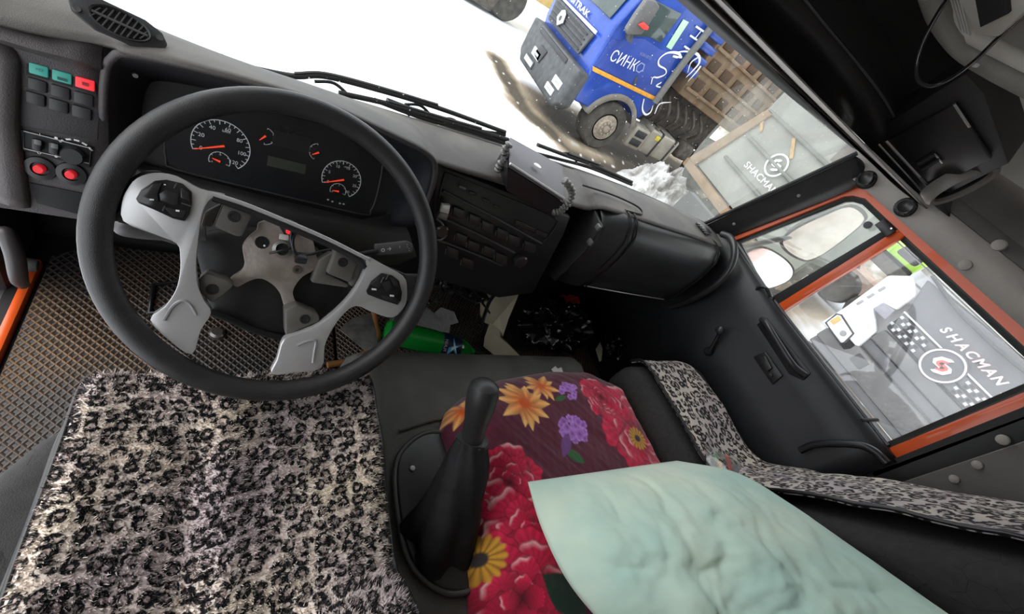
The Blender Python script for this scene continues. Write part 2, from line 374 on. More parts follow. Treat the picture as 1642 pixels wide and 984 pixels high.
prism('bumper_hole', [(4.895, 8.0, -0.38), (4.895, 8.35, -0.38), (4.895, 8.45, -0.62), (4.895, 8.1, -0.66)], (-0.02, 0, 0), M('slat_black', (0, 0, 0)), bt, 0.006)
for (y0, z0, w_, h_) in ((8.35, -0.58, 0.42, 0.16), (8.5, -0.8, 0.5, 0.16), (7.12, -0.58, 0.36, 0.15), (7.25, -0.78, 0.36, 0.13)):
    q = box('bumper_lamp', (4.89, y0, z0), (0.03, w_, h_), WHITEP if z0 > -0.7 or y0 < 8 else DGREY, bt, bevel=0.01)
    box('lamp_mark', (4.873, y0, z0), (0.006, w_ * 0.6, h_ * 0.35), M('grey_mark', (0.35, 0.36, 0.37), 0.5), bt, bevel=0.0)
box('number_plate_frame', (4.872, 8.5, -0.8), (0.006, 0.44, 0.1), SILV, bt, bevel=0)
# wheels
def wheel(root, c, r, wd, side_):
    s = side_
    lathe('tyre', c, (0, s, 0), [(r * 0.56, 0.02), (r * 0.62, 0.03), (r * 0.9, 0.03), (r * 0.98, -0.01), (r, -0.06), (r, -wd), (r * 0.6, -wd)], TYRE, root, 40)
    lathe('rim', c, (0, s, 0), [(r * 0.57, 0.03), (r * 0.52, 0.03), (r * 0.5, -0.03), (r * 0.36, 0.02), (r * 0.3, 0.06), (r * 0.16, 0.07), (r * 0.14, 0.11), (0, 0.12)], RIMM, root, 32)
    for k_ in range(10):
        th = k_ * math.pi / 5
        lathe('wheel_nut', Vector(c) + Vector((math.cos(th) * r * 0.25, s * 0.065, math.sin(th) * r * 0.25)), (0, s, 0), [(0.028, 0), (0.028, 0.04), (0.015, 0.05), (0, 0.05)], RIMM, root, 6)
        lathe('vent_hole', Vector(c) + Vector((math.cos(th + 0.3) * r * 0.41, s * 0.01, math.sin(th + 0.3) * r * 0.41)), (0, s, 0), [(0.03, 0), (0.03, 0.006), (0, 0.006)], DGREY, root, 8)
wheel(bt, (6.245, ys + 0.02, -0.83), 0.52, 0.35, -1)
th_ = np.linspace(0.35, math.pi - 0.15, 14)
loft('mudguard', [[(6.245 + rr * math.cos(t), yy, -0.82 + rr * math.sin(t)) for t in th_] for rr, yy in ((0.6, ys - 0.03), (0.7, ys - 0.03), (0.72, ys + 0.1), (0.66, ys + 0.4))], M('mudguard_grey', (0.17, 0.16, 0.15), 0.7, col2=(0.3, 0.27, 0.22), vs=4), bt, thick=0.02)
box('battery_box', (7.25, ys + 0.2, -0.75), (0.5, 0.4, 0.5), TANK, bt, bevel=0.05)
for z_ in (-0.64, -0.84): box('battery_opening', (7.25, ys - 0.005, z_), (0.32, 0.03, 0.15), M('slat_black', (0, 0, 0)), bt, bevel=0.02)
prism('fuel_tank', [(7.5, ys, -0.42), (8.5, ys, -0.42), (8.5, ys, -0.95), (8.4, ys, -1.0), (7.5, ys, -1.0)], (0, 0.6, 0), TANK, bt, 0.09, 4)
for x_ in (7.85, 8.35): box('tank_strap', (x_, ys + 0.28, -0.71), (0.05, 0.62, 0.62), M('slat_black', (0, 0, 0)), bt, bevel=0.08, seg=3)
lathe('tank_cap', (7.65, ys + 0.1, -0.42), (0, 0, 1), [(0.06, 0), (0.06, 0.05), (0, 0.05)], M('cap_dark', (0.1, 0.09, 0.08), 0.6), bt, 12)
box('yellow_tank_tag', (7.75, ys - 0.01, -0.55), (0.14, 0.01, 0.1), M('tag_yellow', (0.75, 0.6, 0.05), 0.5), bt, bevel=0.002)
box('chassis_block', (8.6, ys + 0.9, -0.1), (2.8, 0.5, 0.9), CHAS, bt, bevel=0.04)
box('chassis_rail', (9.3, ys + 0.75, -0.3), (4.4, 0.15, 0.3), CHAS, bt, bevel=0.02)
for i in range(6): tube('chassis_pipe', [(7.2 + 0.3 * i, ys + 0.3, 0.25), (7.35 + 0.32 * i, ys + 0.15, -0.05), (7.5 + 0.3 * i, ys + 0.35, -0.35)], 0.035, CHAS, bt, 8)
box('air_tank', (9.0, ys + 0.3, -0.6), (0.55, 0.4, 0.4), CHAS, bt, bevel=0.12, seg=4)
wheel(bt, (10.2, ys + 0.05, -0.8), 0.52, 0.5, -1); 
cb = [(7.42, 0.4), (7.42, 2.4), (12.5, 2.4), (12.5, 0.15)]
prism('dump_body', [(x, ys + 0.05, z) for x, z in cb], (0, 2.4, 0), BROWN, bt, 0.03)
for i in range(9):
    for j in range(3):
        box('body_recess', (7.72 + 0.5 * i, ys + 0.04, 0.72 + 0.42 * j - 0.02 * i), (0.3, 0.04, 0.2), BROWN_D, bt, bevel=0.012)
for j in range(4): box('body_rib', (9.95, ys + 0.02, 0.5 + 0.42 * j), (5.0, 0.06, 0.06), BROWN, bt, rot=(0, 0.03, 0), bevel=0.01)
# loader far behind the blue truck
p = at(835, 48, 'Z', G); ld = thing('wheel_loader', 'yellow wheel loader half hidden behind the blue truck front', 'loader', (p.x, p.y, G))
YEL = M('loader_yellow', (0.55, 0.38, 0.1), 0.6, col2=(0.7, 0.55, 0.28), vs=3)
box('engine_hood', (p.x + 0.6, p.y + 0.6, 0.1), (2.6, 1.6, 1.0), YEL, ld, bevel=0.1); box('operator_cab', (p.x - 0.3, p.y + 0.6, 1.1), (1.3, 1.4, 1.5), DGREY, ld, bevel=0.12)
prism('bucket', [(p.x - 2.4, p.y - 0.4, -1.2), (p.x - 1.3, p.y - 0.4, -1.2), (p.x - 1.1, p.y - 0.4, -0.4), (p.x - 1.5, p.y - 0.4, -0.1), (p.x - 1.6, p.y - 0.4, -0.9)], (0, 2.2, 0), CHAS, ld, 0.04)
for x_ in (-0.9, 1.4): lathe('tyre', (p.x + x_, p.y - 0.25, G + 0.6), (0, -1, 0), [(0.3, 0.0), (0.55, 0.02), (0.62, -0.08), (0.62, -0.45), (0.3, -0.5)], TYRE, ld, 24)
for z_ in (-0.1, 0.5): tube('lift_arm', [(p.x - 0.2, p.y - 0.1, z_), (p.x - 1.4, p.y - 0.1, z_ - 0.6)], 0.1, YEL, ld, 8, k=1)

# tailgate truck between
tg = thing('tipper_trailer', 'pale grey tipper tailgate with rusty frame and white round emblem', 'trailer', (7.5, 3.2, G))
PALE = M('pale_grey_panel', (0.17, 0.18, 0.16), 0.7, col2=(0.27, 0.28, 0.25), vs=1.6, bump=0.15, bs=30)
def tgp(px, py, o=0.0): return at(px, py, 'X', 6.5 - o)
prism('tailgate', [(6.5, 4.6, -0.04), (6.5, 4.1, 1.25), (6.5, 4.0, 2.3), (6.5, 1.8, 2.3), (6.5, 1.9, -0.16)], (0.12, 0, 0), PALE, tg, 0.02)
prism('side_post', [(6.45, 4.66, -0.08), (6.45, 4.14, 1.2), (6.45, 4.0, 1.2), (6.45, 4.44, -0.08)], (0.2, 0, 0), BROWN, tg, 0.02)
prism('sill_beam', [(6.43, 4.66, -0.06), (6.43, 1.8, -0.2), (6.43, 1.8, -0.36), (6.43, 4.66, -0.2)], (0.25, 0, 0), BROWN, tg, 0.02)
for i in range(3):
    z_ = 0.3 + 0.42 * i; box('panel_rib', (6.48, 3.05, z_), (0.06, 2.15, 0.05), M('panel_rib_grey', (0.13, 0.14, 0.125), 0.7, vs=3), tg, bevel=0.015, rot=(0.04, 0, 0))
for q_, l_ in (((1222, 195), 0.3), ((1271, 238), 0.3)): box('rust_streak', tgp(*q_, 0.02), (0.02, l_, 0.05), M('rust_tan', (0.42, 0.28, 0.13), 0.8, var=0.3), tg, rot=(0.75, 0, 0), bevel=0.004)
lc = tgp(1245, 265, 0.03)
lathe('emblem_ring', lc, (-1, 0, 0), [(0.17, 0), (0.17, 0.01), (0.148, 0.01), (0.148, 0)], WHITEP, tg, 32, cap=False)
def emblem(root, c, s, ax, m, nm='emblem_mark'):
    yv = Vector((0, -1, 0)) * s; zv = Vector((0, 0, 1)) * s; c = Vector(c)
    for sg in (1, -1):
        pts = [(-0.62, -0.05), (-0.5, 0.35), (-0.1, 0.62), (0.12, 0.62), (0.0, 0.4), (-0.28, 0.25), (-0.36, -0.02), (0.0, -0.02), (0.05, -0.22), (-0.42, -0.25)]
        prism(nm, [c + yv * (sg * a) + zv * (sg * b) for a, b in pts], (-0.012, 0, 0), m, root, 0.0)
emblem(tg, lc, 0.145, None, WHITEP)
text('tailgate_lettering', 'SHACMAN', tgp(1220, 286, 0.03), (0, -1, 0), (0, 0, 1), 0.095, WHITEP, tg, 0.005, width=0.75)
for y_ in (4.0, 2.4): lathe('tyre', (7.3, y_, G + 0.5), (-1, 0, 0), [(0.3, 0.0), (0.45, 0.02), (0.5, -0.05), (0.5, -0.3), (0.3, -0.3)], TYRE, tg, 24)
box('under_frame', (8.0, 3.2, -0.5), (2.6, 1.0, 0.35), CHAS, tg, bevel=0.03); box('tipper_box', (7.6, 3.3, 1.1), (1.9, 2.0, 2.3), PALE, tg, bevel=0.05)

# white truck to the right
wt = thing('tractor_truck', 'white and grey truck front with red and white emblem outside the passenger window', 'truck', (7.5, 0.04, G))
WPAINT = M('white_truck_paint', (0.72, 0.74, 0.75), 0.4, var=0.05, vs=2)
GPAN = M('grey_front_panel', (0.07, 0.073, 0.08), 0.6, col2=(0.115, 0.12, 0.13), vs=2)
GLOW = M('grey_lower_bumper', (0.075, 0.077, 0.08), 0.7, col2=(0.14, 0.14, 0.14), vs=3)
yc = 0.04
X0 = 6.5
def wf(y, z, o=0.0): return Vector((X0 - o, yc + y, z))
prism('cab_shell', [(X0 + 0.1, yc - 1.06, -0.2), (X0 + 0.1, yc + 1.06, -0.2), (X0 + 0.1, yc + 1.06, 0.8), (X0 + 0.1, yc - 1.06, 0.8)], (2.0, 0, 0), WPAINT, wt, 0.06)
prism('upper_cab', [(X0 + 0.1, yc - 1.04, 0.8), (X0 + 0.1, yc + 1.04, 0.8), (X0 + 0.4, yc + 1.0, 2.0), (X0 + 0.4, yc - 1.0, 2.0)], (1.7, 0, 0), WPAINT, wt, 0.05)
prism('windscreen', [wf(-1.05, 0.98), wf(0.98, 0.94), (X0 + 0.3, yc + 1.0, 1.85), (X0 + 0.3, yc - 1.0, 1.85)], (-0.02, 0, 0.0), M('pale_truck_glass', (0.28, 0.29, 0.27), 0.1, col2=(0.4, 0.4, 0.37), vs=2), wt, 0.02)
prism('front_panel', [wf(0.62, 0.3), wf(0.68, 0.62), wf(0.74, 0.7), wf(0.85, 0.92), wf(-0.85, 0.98), wf(-0.72, 0.62), wf(-0.62, 0.3)], (-0.05, 0, 0), GPAN, wt, 0.02)
for s in (1, -1):
    tube('wiper_arm', [wf(s * 0.85, 0.98, 0.08), wf(s * 0.4, 0.9, 0.1), wf(s * -0.1, 0.88, 0.1)], 0.02, M('slat_black', (0, 0, 0)), wt, 6)
for zz in (0.36, 0.47):
    prism('grille_bar', [wf(-0.62, zz - 0.045, 0.055), wf(0.62, zz - 0.045, 0.055), wf(0.64, zz + 0.045, 0.055), wf(-0.64, zz + 0.045, 0.055)], (-0.02, 0, 0), GPAN, wt, 0.005)
    for i in range(26):
        y_ = -0.6 + 0.048 * i
        if abs(y_) < 0.24: continue
        for r_ in (0, 1):
            box('grille_hole', wf(y_ + 0.024 * r_, zz - 0.02 + 0.042 * r_, 0.078), (0.008, 0.034, 0.03), M('mesh_silver', (0.5, 0.51, 0.52), 0.4, metal=0.4) if (i + r_) % 2 == 0 else M('slat_black', (0, 0, 0)), wt, bevel=0.0)
box('grille_line', wf(0, 0.545, 0.06), (0.02, 1.34, 0.018), SILV, wt, bevel=0.004)
ec = wf(0, 0.44, 0.1)
lathe('emblem_disc', ec, (-1, 0, 0), [(0.195, -0.03), (0.195, 0.0), (0, 0.0)], GPAN, wt, 36)
lathe('emblem_ring', ec, (-1, 0, 0), [(0.186, 0), (0.186, 0.02), (0.168, 0.02), (0.168, 0)], SILV, wt, 36, cap=False)
emblem(wt, ec + Vector((-0.005, 0, 0)), 0.165, None, SILV); emblem(wt, ec + Vector((-0.02, 0, 0)), 0.1, None, M('emblem_red', (0.5, 0.08, 0.07), 0.4), 'red_emblem_mark')
for ch, y_ in zip('SHACMAN', (0.33, 0.225, 0.115, 0.01, -0.095, -0.2, -0.3)):
    text('front_letter', ch, wf(y_ - 0.02, 0.69, 0.06), (0, -1, 0), (0, 0, 1), 0.09, SILV if ch in 'SHN' else M('letter_pinkish', (0.6, 0.42, 0.42), 0.4), wt, 0.006, bold=0.03, shear=0.25)
text('model_lettering', 'X', wf(-0.47, 0.58, 0.06), (0, -1, 0), (0, 0, 1), 0.09, SILV, wt, 0.006)
for s in (1, -1):
    prism('corner_cover', [wf(s * 1.05, -0.18), wf(s * 1.05, 0.14), wf(s * 1.1, 0.7), wf(s * 0.95, 0.86), wf(s * 0.76, 0.74), wf(s * 0.72, 0.5), wf(s * 0.85, 0.46), wf(s * 0.84, 0.34), wf(s * 0.62, 0.2), wf(s * 0.56, -0.12), wf(s * 0.6, -0.22)], (-0.12, 0, 0), WPAINT, wt, 0.03, 3)
    hl = prism('headlamp', [wf(s * 1.0, -0.13, 0.12), wf(s * 1.02, 0.03, 0.12), wf(s * 0.98, 0.06, 0.12), wf(s * 0.72, 0.02, 0.12), wf(s * 0.68, -0.12, 0.12), wf(s * 0.7, -0.16, 0.12)], (-0.04, 0, 0), M('lamp_lens', (0.55, 0.56, 0.55), 0.15, col2=(0.75, 0.75, 0.72), vs=12), wt, 0.012)
    prism('indicator', [wf(s * 0.99, -0.08, 0.162), wf(s * 0.99, 0.03, 0.162), wf(s * 0.93, 0.03, 0.162), wf(s * 0.93, -0.08, 0.162)], (-0.006, 0, 0), M('lamp_amber', (0.8, 0.4, 0.12), 0.3), hl, 0.003)
    lathe('lamp_bulb', wf(s * 0.78, -0.06, 0.165), (-1, 0, 0), [(0.035, 0), (0.03, 0.01), (0, 0.012)], M('bulb_dark', (0.25, 0.26, 0.27), 0.2), hl, 14)
    tube('lamp_border', [wf(s * a, b, 0.155) for a, b in ((1.0, -0.13), (1.02, 0.03), (0.98, 0.06), (0.72, 0.02), (0.68, -0.12), (0.7, -0.16))], 0.012, M('slat_black', (0, 0, 0)), hl, 6, closed=True, k=1)
    prism('step_pod', [wf(s * 0.86, 0.35, 0.1), wf(s * 0.86, 0.47, 0.1), wf(s * 0.72, 0.5, 0.1), wf(s * 0.68, 0.36, 0.1)], (-0.03, 0, 0), M('pod_lavender', (0.3, 0.3, 0.34), 0.5), wt, 0.01)
    for i in range(3): box('vent_slit', wf(s * 1.0, 0.3 + 0.13 * i, 0.125), (0.01, 0.03, 0.08), M('slit_grey', (0.3, 0.31, 0.32), 0.5), wt, bevel=0.003)
    prism('roof_mirror', [wf(s * 1.0, 0.93, 0.25), wf(s * 1.25, 0.93, 0.25), wf(s * 1.2, 1.35, 0.25), wf(s * 1.0, 1.3, 0.25)], (0.1, 0, 0), M('slat_black', (0, 0, 0)), wt, 0.03)
    lathe('tyre', (X0 + 1.0, yc + s * 0.9, G + 0.5), (0, s, 0), [(0.3, 0.12), (0.47, 0.14), (0.5, 0.08), (0.5, -0.2), (0.3, -0.2)], TYRE, wt, 28)
for i, (z0, z1, o, m) in enumerate(((0.12, 0.28, 0.1, GLOW), (-0.02, 0.1, 0.05, GPAN), (-0.32, -0.04, 0.12, GLOW), (-0.44, -0.33, 0.07, GPAN), (-0.85, -0.46, 0.16, GLOW), (-0.95, -0.87, 0.1, BROWN))):
    wy = 0.6 if z0 > -0.1 else 0.95
    prism('bumper_layer', [wf(-wy, z0), wf(wy, z0), wf(wy, z1), wf(-wy, z1)], (-o, 0, 0), m, wt, 0.015)
box('tow_hole', wf(0.42, -0.14, 0.125), (0.02, 0.16, 0.13), M('slat_black', (0, 0, 0)), wt, bevel=0.02)
# machines behind the white truck
def far_truck(nm, label, px, py, X, L_, H_, mat, tilt, cat, grp=None):
    q = at(px, py, 'X', X); t = thing(nm, label, cat, (q.x, q.y, G))
    prism('body', [(q.x, q.y + L_ / 2, q.z - H_ / 2), (q.x, q.y + L_ / 2, q.z + H_ / 2 - tilt), (q.x, q.y - L_ / 2, q.z + H_ / 2), (q.x, q.y - L_ / 2, q.z - H_ / 2 + tilt)], (1.6, 0, 0), mat, t, 0.04)
    box('chassis', (q.x + 0.8, q.y, q.z - H_ / 2 - 0.2), (1.4, L_ * 1.05, 0.3), CHAS, t, bevel=0.03)
    for s in (-0.35, 0.0, 0.38): lathe('tyre', (q.x + 0.1, q.y + L_ * s, max(G + 0.45, G + 0.45)), (-1, 0, 0), [(0.25, 0.02), (0.42, 0.03), (0.45, -0.03), (0.45, -0.3), (0.25, -0.3)], TYRE, t, 20)
    for k_ in range(3): box('body_rib', (q.x - 0.02, q.y - L_ * (0.3 - 0.3 * k_), q.z), (0.05, 0.1, H_ * 0.8), mat, t, bevel=0.01)
    return t
far_truck('tipper_truck', 'lime green tipper body seen above the white truck corner', 1432, 395, 13, 2.6, 0.34, M('lime_paint', (0.35, 0.6, 0.06), 0.5, vs=2), 0.05, 'truck')
far_truck('flatbed_truck', 'grey flatbed truck with brown load behind the white truck', 1345, 425, 15.5, 4.5, 0.6, M('flatbed_brown', (0.25, 0.13, 0.08), 0.7, col2=(0.4, 0.3, 0.24), vs=3), 0.1, 'truck')

# ================================================================== cab shell
BLK = M('black_plastic', (0.022, 0.022, 0.024), 0.5, var=0.15, vs=30, bump=0.12, bs=700)
BLKS = M('black_satin', (0.014, 0.014, 0.016), 0.35, var=0.1, vs=30)
DASH = M('dash_plastic', (0.058, 0.05, 0.051), 0.55, var=0.12, vs=18, bump=0.25, bs=600)
RUB = M('black_rubber', (0.012, 0.012, 0.013), 0.6, var=0.1)
ORG = M('orange_cab_paint', (0.78, 0.105, 0.014), 0.35, var=0.1, vs=5, coat=0.3)
TRIM = M('taupe_trim', (0.38, 0.345, 0.31), 0.75, var=0.1, vs=8, bump=0.25, bs=260)
TRIMD = M('dark_taupe_trim', (0.12, 0.108, 0.1), 0.75, var=0.12, vs=8, bump=0.2, bs=260)
BEIGE = M('beige_headliner', (0.6, 0.56, 0.5), 0.8, var=0.06, vs=6, bump=0.15, bs=300)
GAP = M('deep_black', (0.004, 0.004, 0.005), 0.7, var=0.0)

def mat_honeycomb():
    m = bpy.data.materials.new('honeycomb_rubber'); m.use_nodes = True; N = m.node_tree.nodes; L = m.node_tree.links; b = N['Principled BSDF']
    b.inputs['Roughness'].default_value = 0.5
    tc = N.new('ShaderNodeTexCoord'); mp = N.new('ShaderNodeMapping'); mp.inputs['Rotation'].default_value = (0, 0, math.radians(38)); mp.inputs['Scale'].default_value = (1, 0.8, 1)
    L.new(tc.outputs['Object'], mp.inputs[0])
    vo = N.new('ShaderNodeTexVoronoi'); vo.voronoi_dimensions = '2D'; vo.distance = 'CHEBYCHEV'; vo.inputs['Scale'].default_value = 74; vo.inputs['Randomness'].default_value = 0.0
    L.new(mp.outputs[0], vo.inputs['Vector'])
    r = N.new('ShaderNodeValToRGB'); r.color_ramp.elements[0].position = 0.2; r.color_ramp.elements[1].position = 0.5
    L.new(vo.outputs['Distance'], r.inputs[0])
    no = N.new('ShaderNodeTexNoise'); no.inputs['Scale'].default_value = 3.2; no.inputs['Detail'].default_value = 6; L.new(tc.outputs['Object'], no.inputs['Vector'])
    r2 = N.new('ShaderNodeValToRGB'); r2.color_ramp.elements[0].color = (0.085, 0.07, 0.064, 1); r2.color_ramp.elements[1].color = (0.2, 0.115, 0.055, 1)
    r2.color_ramp.elements[0].position = 0.4; r2.color_ramp.elements[1].position = 0.62
    L.new(no.outputs['Fac'], r2.inputs[0])
    mx = N.new('ShaderNodeMixRGB'); mx.inputs[1].default_value = (0.012, 0.011, 0.011, 1); L.new(r.outputs[0], mx.inputs[0]); L.new(r2.outputs[0], mx.inputs[2])
    L.new(mx.outputs[0], b.inputs['Base Color'])
    bp = N.new('ShaderNodeBump'); bp.inputs['Strength'].default_value = 0.8; bp.inputs['Distance'].default_value = 0.005; L.new(r.outputs[0], bp.inputs['Height']); L.new(bp.outputs[0], b.inputs['Normal'])
    return m
HONEY = mat_honeycomb()
XL, XR = -0.56, 1.72
struct(box('floor', ((XL + XR) / 2, -0.45, -0.04), (XR - XL, 2.4, 0.08), GAP, None, bevel=0))
struct(box('wall_front', ((XL + XR) / 2, 0.72, 0.27), (XR - XL + 0.1, 0.05, 0.64), GAP, None, bevel=0))
struct(box('wall_back', ((XL + XR) / 2, -1.65, 0.85), (XR - XL, 0.05, 1.85), TRIM, None, bevel=0))
struct(box('ceiling', ((XL + XR) / 2, -0.6, 1.80), (XR - XL, 2.15, 0.05), BEIGE, None, bevel=0))
wl = sroot('wall_left', (XL, -1.1, 0))
box('pillar_panel', (XL - 0.02, -1.2, 0.85), (0.06, 0.9, 1.85), TRIM, wl, bevel=0.01)
box('roof_rail', (XL - 0.02, -0.3, 1.6), (0.08, 1.6, 0.36), TRIM, wl, bevel=0.02)
box('pillar', (XL - 0.03, 0.44, 1.05), (0.1, 0.12, 0.9), BLK, wl, bevel=0.02, rot=(0.12, 0, 0))
box('door_sill', (-0.522, -0.05, -0.005), (0.022, 1.25, 0.06), ORG, wl, bevel=0.008)
box('entry_step', (-0.60, -0.05, -0.05), (0.14, 1.25, 0.06), M('step_grey', (0.2, 0.19, 0.19), 0.45, metal=0.3, vs=20), wl, bevel=0.01)
box('lower_jamb', (-0.67, -0.05, -0.3), (0.03, 1.25, 0.5), ORG, wl, bevel=0.01)
box('kick_panel', (XL - 0.02, 0.6, 0.3), (0.06, 0.26, 0.62), BLK, wl, bevel=0.02)
# floor mats
V, = ([],)
fm = prism('floor_mat', [(-0.5, -0.35, 0.004), (-0.5, 0.6, 0.004), (-0.42, 0.665, 0.004), (0.2, 0.68, 0.004), (0.24, 0.6, 0.004), (0.24, -0.35, 0.004)], (0, 0, 0.012), HONEY, None, 0.004)
tag(fm, 'brown dusty honeycomb rubber mat under the pedals on the driver side', 'mat')
fm2 = prism('floor_mat', [(0.25, 0.1, 0.003), (0.25, 0.66, 0.003), (1.5, 0.66, 0.003), (1.5, -0.1, 0.003), (1.1, 0.1, 0.003)], (0, 0, 0.012), HONEY, None, 0.004)
tag(fm2, 'dark honeycomb rubber mat on the passenger side below the glovebox', 'mat')

# ---- windscreen
base = [(-0.56, 0.38), (-0.2, 0.42), (0.05, 0.45), (0.26, 0.474), (0.55, 0.51), (0.95, 0.545), (1.3, 0.54), (1.63, 0.50)]
topc = [(-0.56, 0.30), (-0.2, 0.37), (0.05, 0.40), (0.26, 0.41), (0.55, 0.41), (0.95, 0.405), (1.28, 0.39), (1.56, 0.29)]
ZB, ZT = 0.82, 1.336
bs = smoothpath([(x, y, ZB) for x, y in base], 5); ts = smoothpath([(x, y, ZT) for x, y in topc], 5)
win = sroot('window_1', (0.55, 0.5, ZB))
loft('cowl', [bs, [p + Vector((0, 0.05, -0.1)) for p in bs], [p + Vector((0, 0.1, -0.22)) for p in bs], [Vector((p.x, 0.73, 0.56)) for p in bs]], RUB, win, thick=0.006)
rows = []
for i in range(9):
    t = i / 8; rows.append([a.lerp(b, t) + Vector((0, 0.03 * math.sin(math.pi * t), 0)) for a, b in zip(bs, ts)])
def windscreen_mat():
    m = glass_mat('windscreen_glass', (0.97, 0.985, 0.98), 0.0)
    N = m.node_tree.nodes; L = m.node_tree.links; out = N['Material Output']; last = out.inputs[0].links[0].from_node
    geo = N.new('ShaderNodeNewGeometry'); sp = N.new('ShaderNodeSeparateXYZ'); L.new(geo.outputs['Position'], sp.inputs[0])
    # unwiped dusty end of the glass near the passenger pillar, sharp wiper edge
    mu = N.new('ShaderNodeMath'); mu.operation = 'MULTIPLY_ADD'; mu.inputs[1].default_value = 0.42; L.new(sp.outputs['Z'], mu.inputs[0]); L.new(sp.outputs['X'], mu.inputs[2])
    st = N.new('ShaderNodeMath'); st.operation = 'GREATER_THAN'; st.inputs[1].default_value = 1.68; L.new(mu.outputs[0], st.inputs[0])
    no = N.new('ShaderNodeTexNoise'); no.inputs['Scale'].default_value = 5; no.inputs['Detail'].default_value = 6; L.new(geo.outputs['Position'], no.inputs['Vector'])
    mm = N.new('ShaderNodeMath'); mm.operation = 'MULTIPLY'; L.new(st.outputs[0], mm.inputs[0]); L.new(no.outputs['Fac'], mm.inputs[1])
    m3 = N.new('ShaderNodeMath'); m3.operation = 'MULTIPLY'; m3.inputs[1].default_value = 0.5; L.new(mm.outputs[0], m3.inputs[0])
    # fine dirt specks
    n2 = N.new('ShaderNodeTexNoise'); n2.inputs['Scale'].default_value = 160; n2.inputs['Detail'].default_value = 1; L.new(geo.outputs['Position'], n2.inputs['Vector'])
    g2 = N.new('ShaderNodeMath'); g2.operation = 'GREATER_THAN'; g2.inputs[1].default_value = 0.76; L.new(n2.outputs['Fac'], g2.inputs[0])
    mx = N.new('ShaderNodeMath'); mx.operation = 'MAXIMUM'; L.new(m3.outputs[0], mx.inputs[0]); L.new(g2.outputs[0], mx.inputs[1])
    d = N.new('ShaderNodeBsdfDiffuse'); d.inputs[0].default_value = (0.7, 0.72, 0.66, 1); tl = N.new('ShaderNodeBsdfTranslucent'); tl.inputs[0].default_value = (0.7, 0.72, 0.66, 1)
    ad = N.new('ShaderNodeMixShader'); L.new(d.outputs[0], ad.inputs[1]); L.new(tl.outputs[0], ad.inputs[2])
    fin = N.new('ShaderNodeMixShader'); L.new(mx.outputs[0], fin.inputs[0]); L.new(last.outputs[0], fin.inputs[1]); L.new(ad.outputs[0], fin.inputs[2]); L.new(fin.outputs[0], out.inputs[0])
    return m
loft('glass', rows, windscreen_mat(), win)
tube('lower_seal', [p + Vector((0, 0.0, -0.006)) for p in bs], 0.005, RUB, win, 8, k=1)
# ---- header and overhead console
hd = sroot('trim_1', (0.5, 0.4, 1.33))
def hrow(pts, k=4): return smoothpath(pts, k)
r_a = hrow([(-0.56, 0.32, 1.33), (0.0, 0.40, 1.334), (0.7, 0.412, 1.334), (1.2, 0.40, 1.334), (1.4, 0.365, 1.335), (1.56, 0.29, 1.336)])
r_b = hrow([(-0.56, 0.28, 1.36), (0.0, 0.36, 1.36), (0.71, 0.362, 1.358), (1.2, 0.36, 1.357), (1.38, 0.33, 1.352), (1.54, 0.24, 1.34)])
loft('sun_band', [r_a, r_b], RUB, hd, thick=0.006)
r_c = hrow([(-0.56, 0.27, 1.366), (0.0, 0.34, 1.366), (0.705, 0.338, 1.363), (1.18, 0.338, 1.36), (1.36, 0.30, 1.353), (1.53, 0.2, 1.338)])
loft('pale_lip', [r_b, r_c], M('pale_edge', (0.7, 0.67, 0.6), 0.6), hd, thick=0.004)
oc = sroot('trim_2', (0.6, 0.2, 1.36))
e0 = hrow([(-0.56, 0.24, 1.366), (0.0, 0.3, 1.366), (0.68, 0.30, 1.36), (1.0, 0.33, 1.357), (1.2, 0.288, 1.347), (1.36, 0.21, 1.337), (1.47, 0.155, 1.332), (1.55, 0.082, 1.326), (1.61, 0.0, 1.329)])
e1 = [p + Vector((0, -0.055, 0.017)) for p in e0]
e2 = hrow([(-0.56, 0.13, 1.45), (0.0, 0.19, 1.45), (0.68, 0.198, 1.45), (0.9, 0.2, 1.45), (1.1, 0.195, 1.45), (1.25, 0.165, 1.44), (1.37, 0.13, 1.42), (1.5, 0.06, 1.40), (1.61, -0.02, 1.38)])
loft('pale_nose', [r_c, e0, e1], M('taupe_nose', (0.42, 0.38, 0.35), 0.4, var=0.08, vs=8), oc, thick=0.004)
loft('underside', [e1, [a.lerp(b, 0.55) + Vector((0, -0.004, -0.006)) for a, b in zip(e1, e2)], e2], M('console_black', (0.03, 0.028, 0.028), 0.45, var=0.15, vs=6), oc, thick=0.004)
e3 = [p + Vector((0, -0.004, 0.003)) for p in e2]
e4 = [p + Vector((0, 0.1, 0.09)) for p in e2]; e5 = [p + Vector((0, 0.12, 0.22)) for p in e2]
loft('shelf_recess', [e3, e4, e5], GAP, oc, thick=0.004)
tube('shelf_edge', [p + Vector((0, -0.002, 0.0)) for p in e2], 0.003, M('edge_grey', (0.12, 0.12, 0.12), 0.4), oc, 6, k=1)
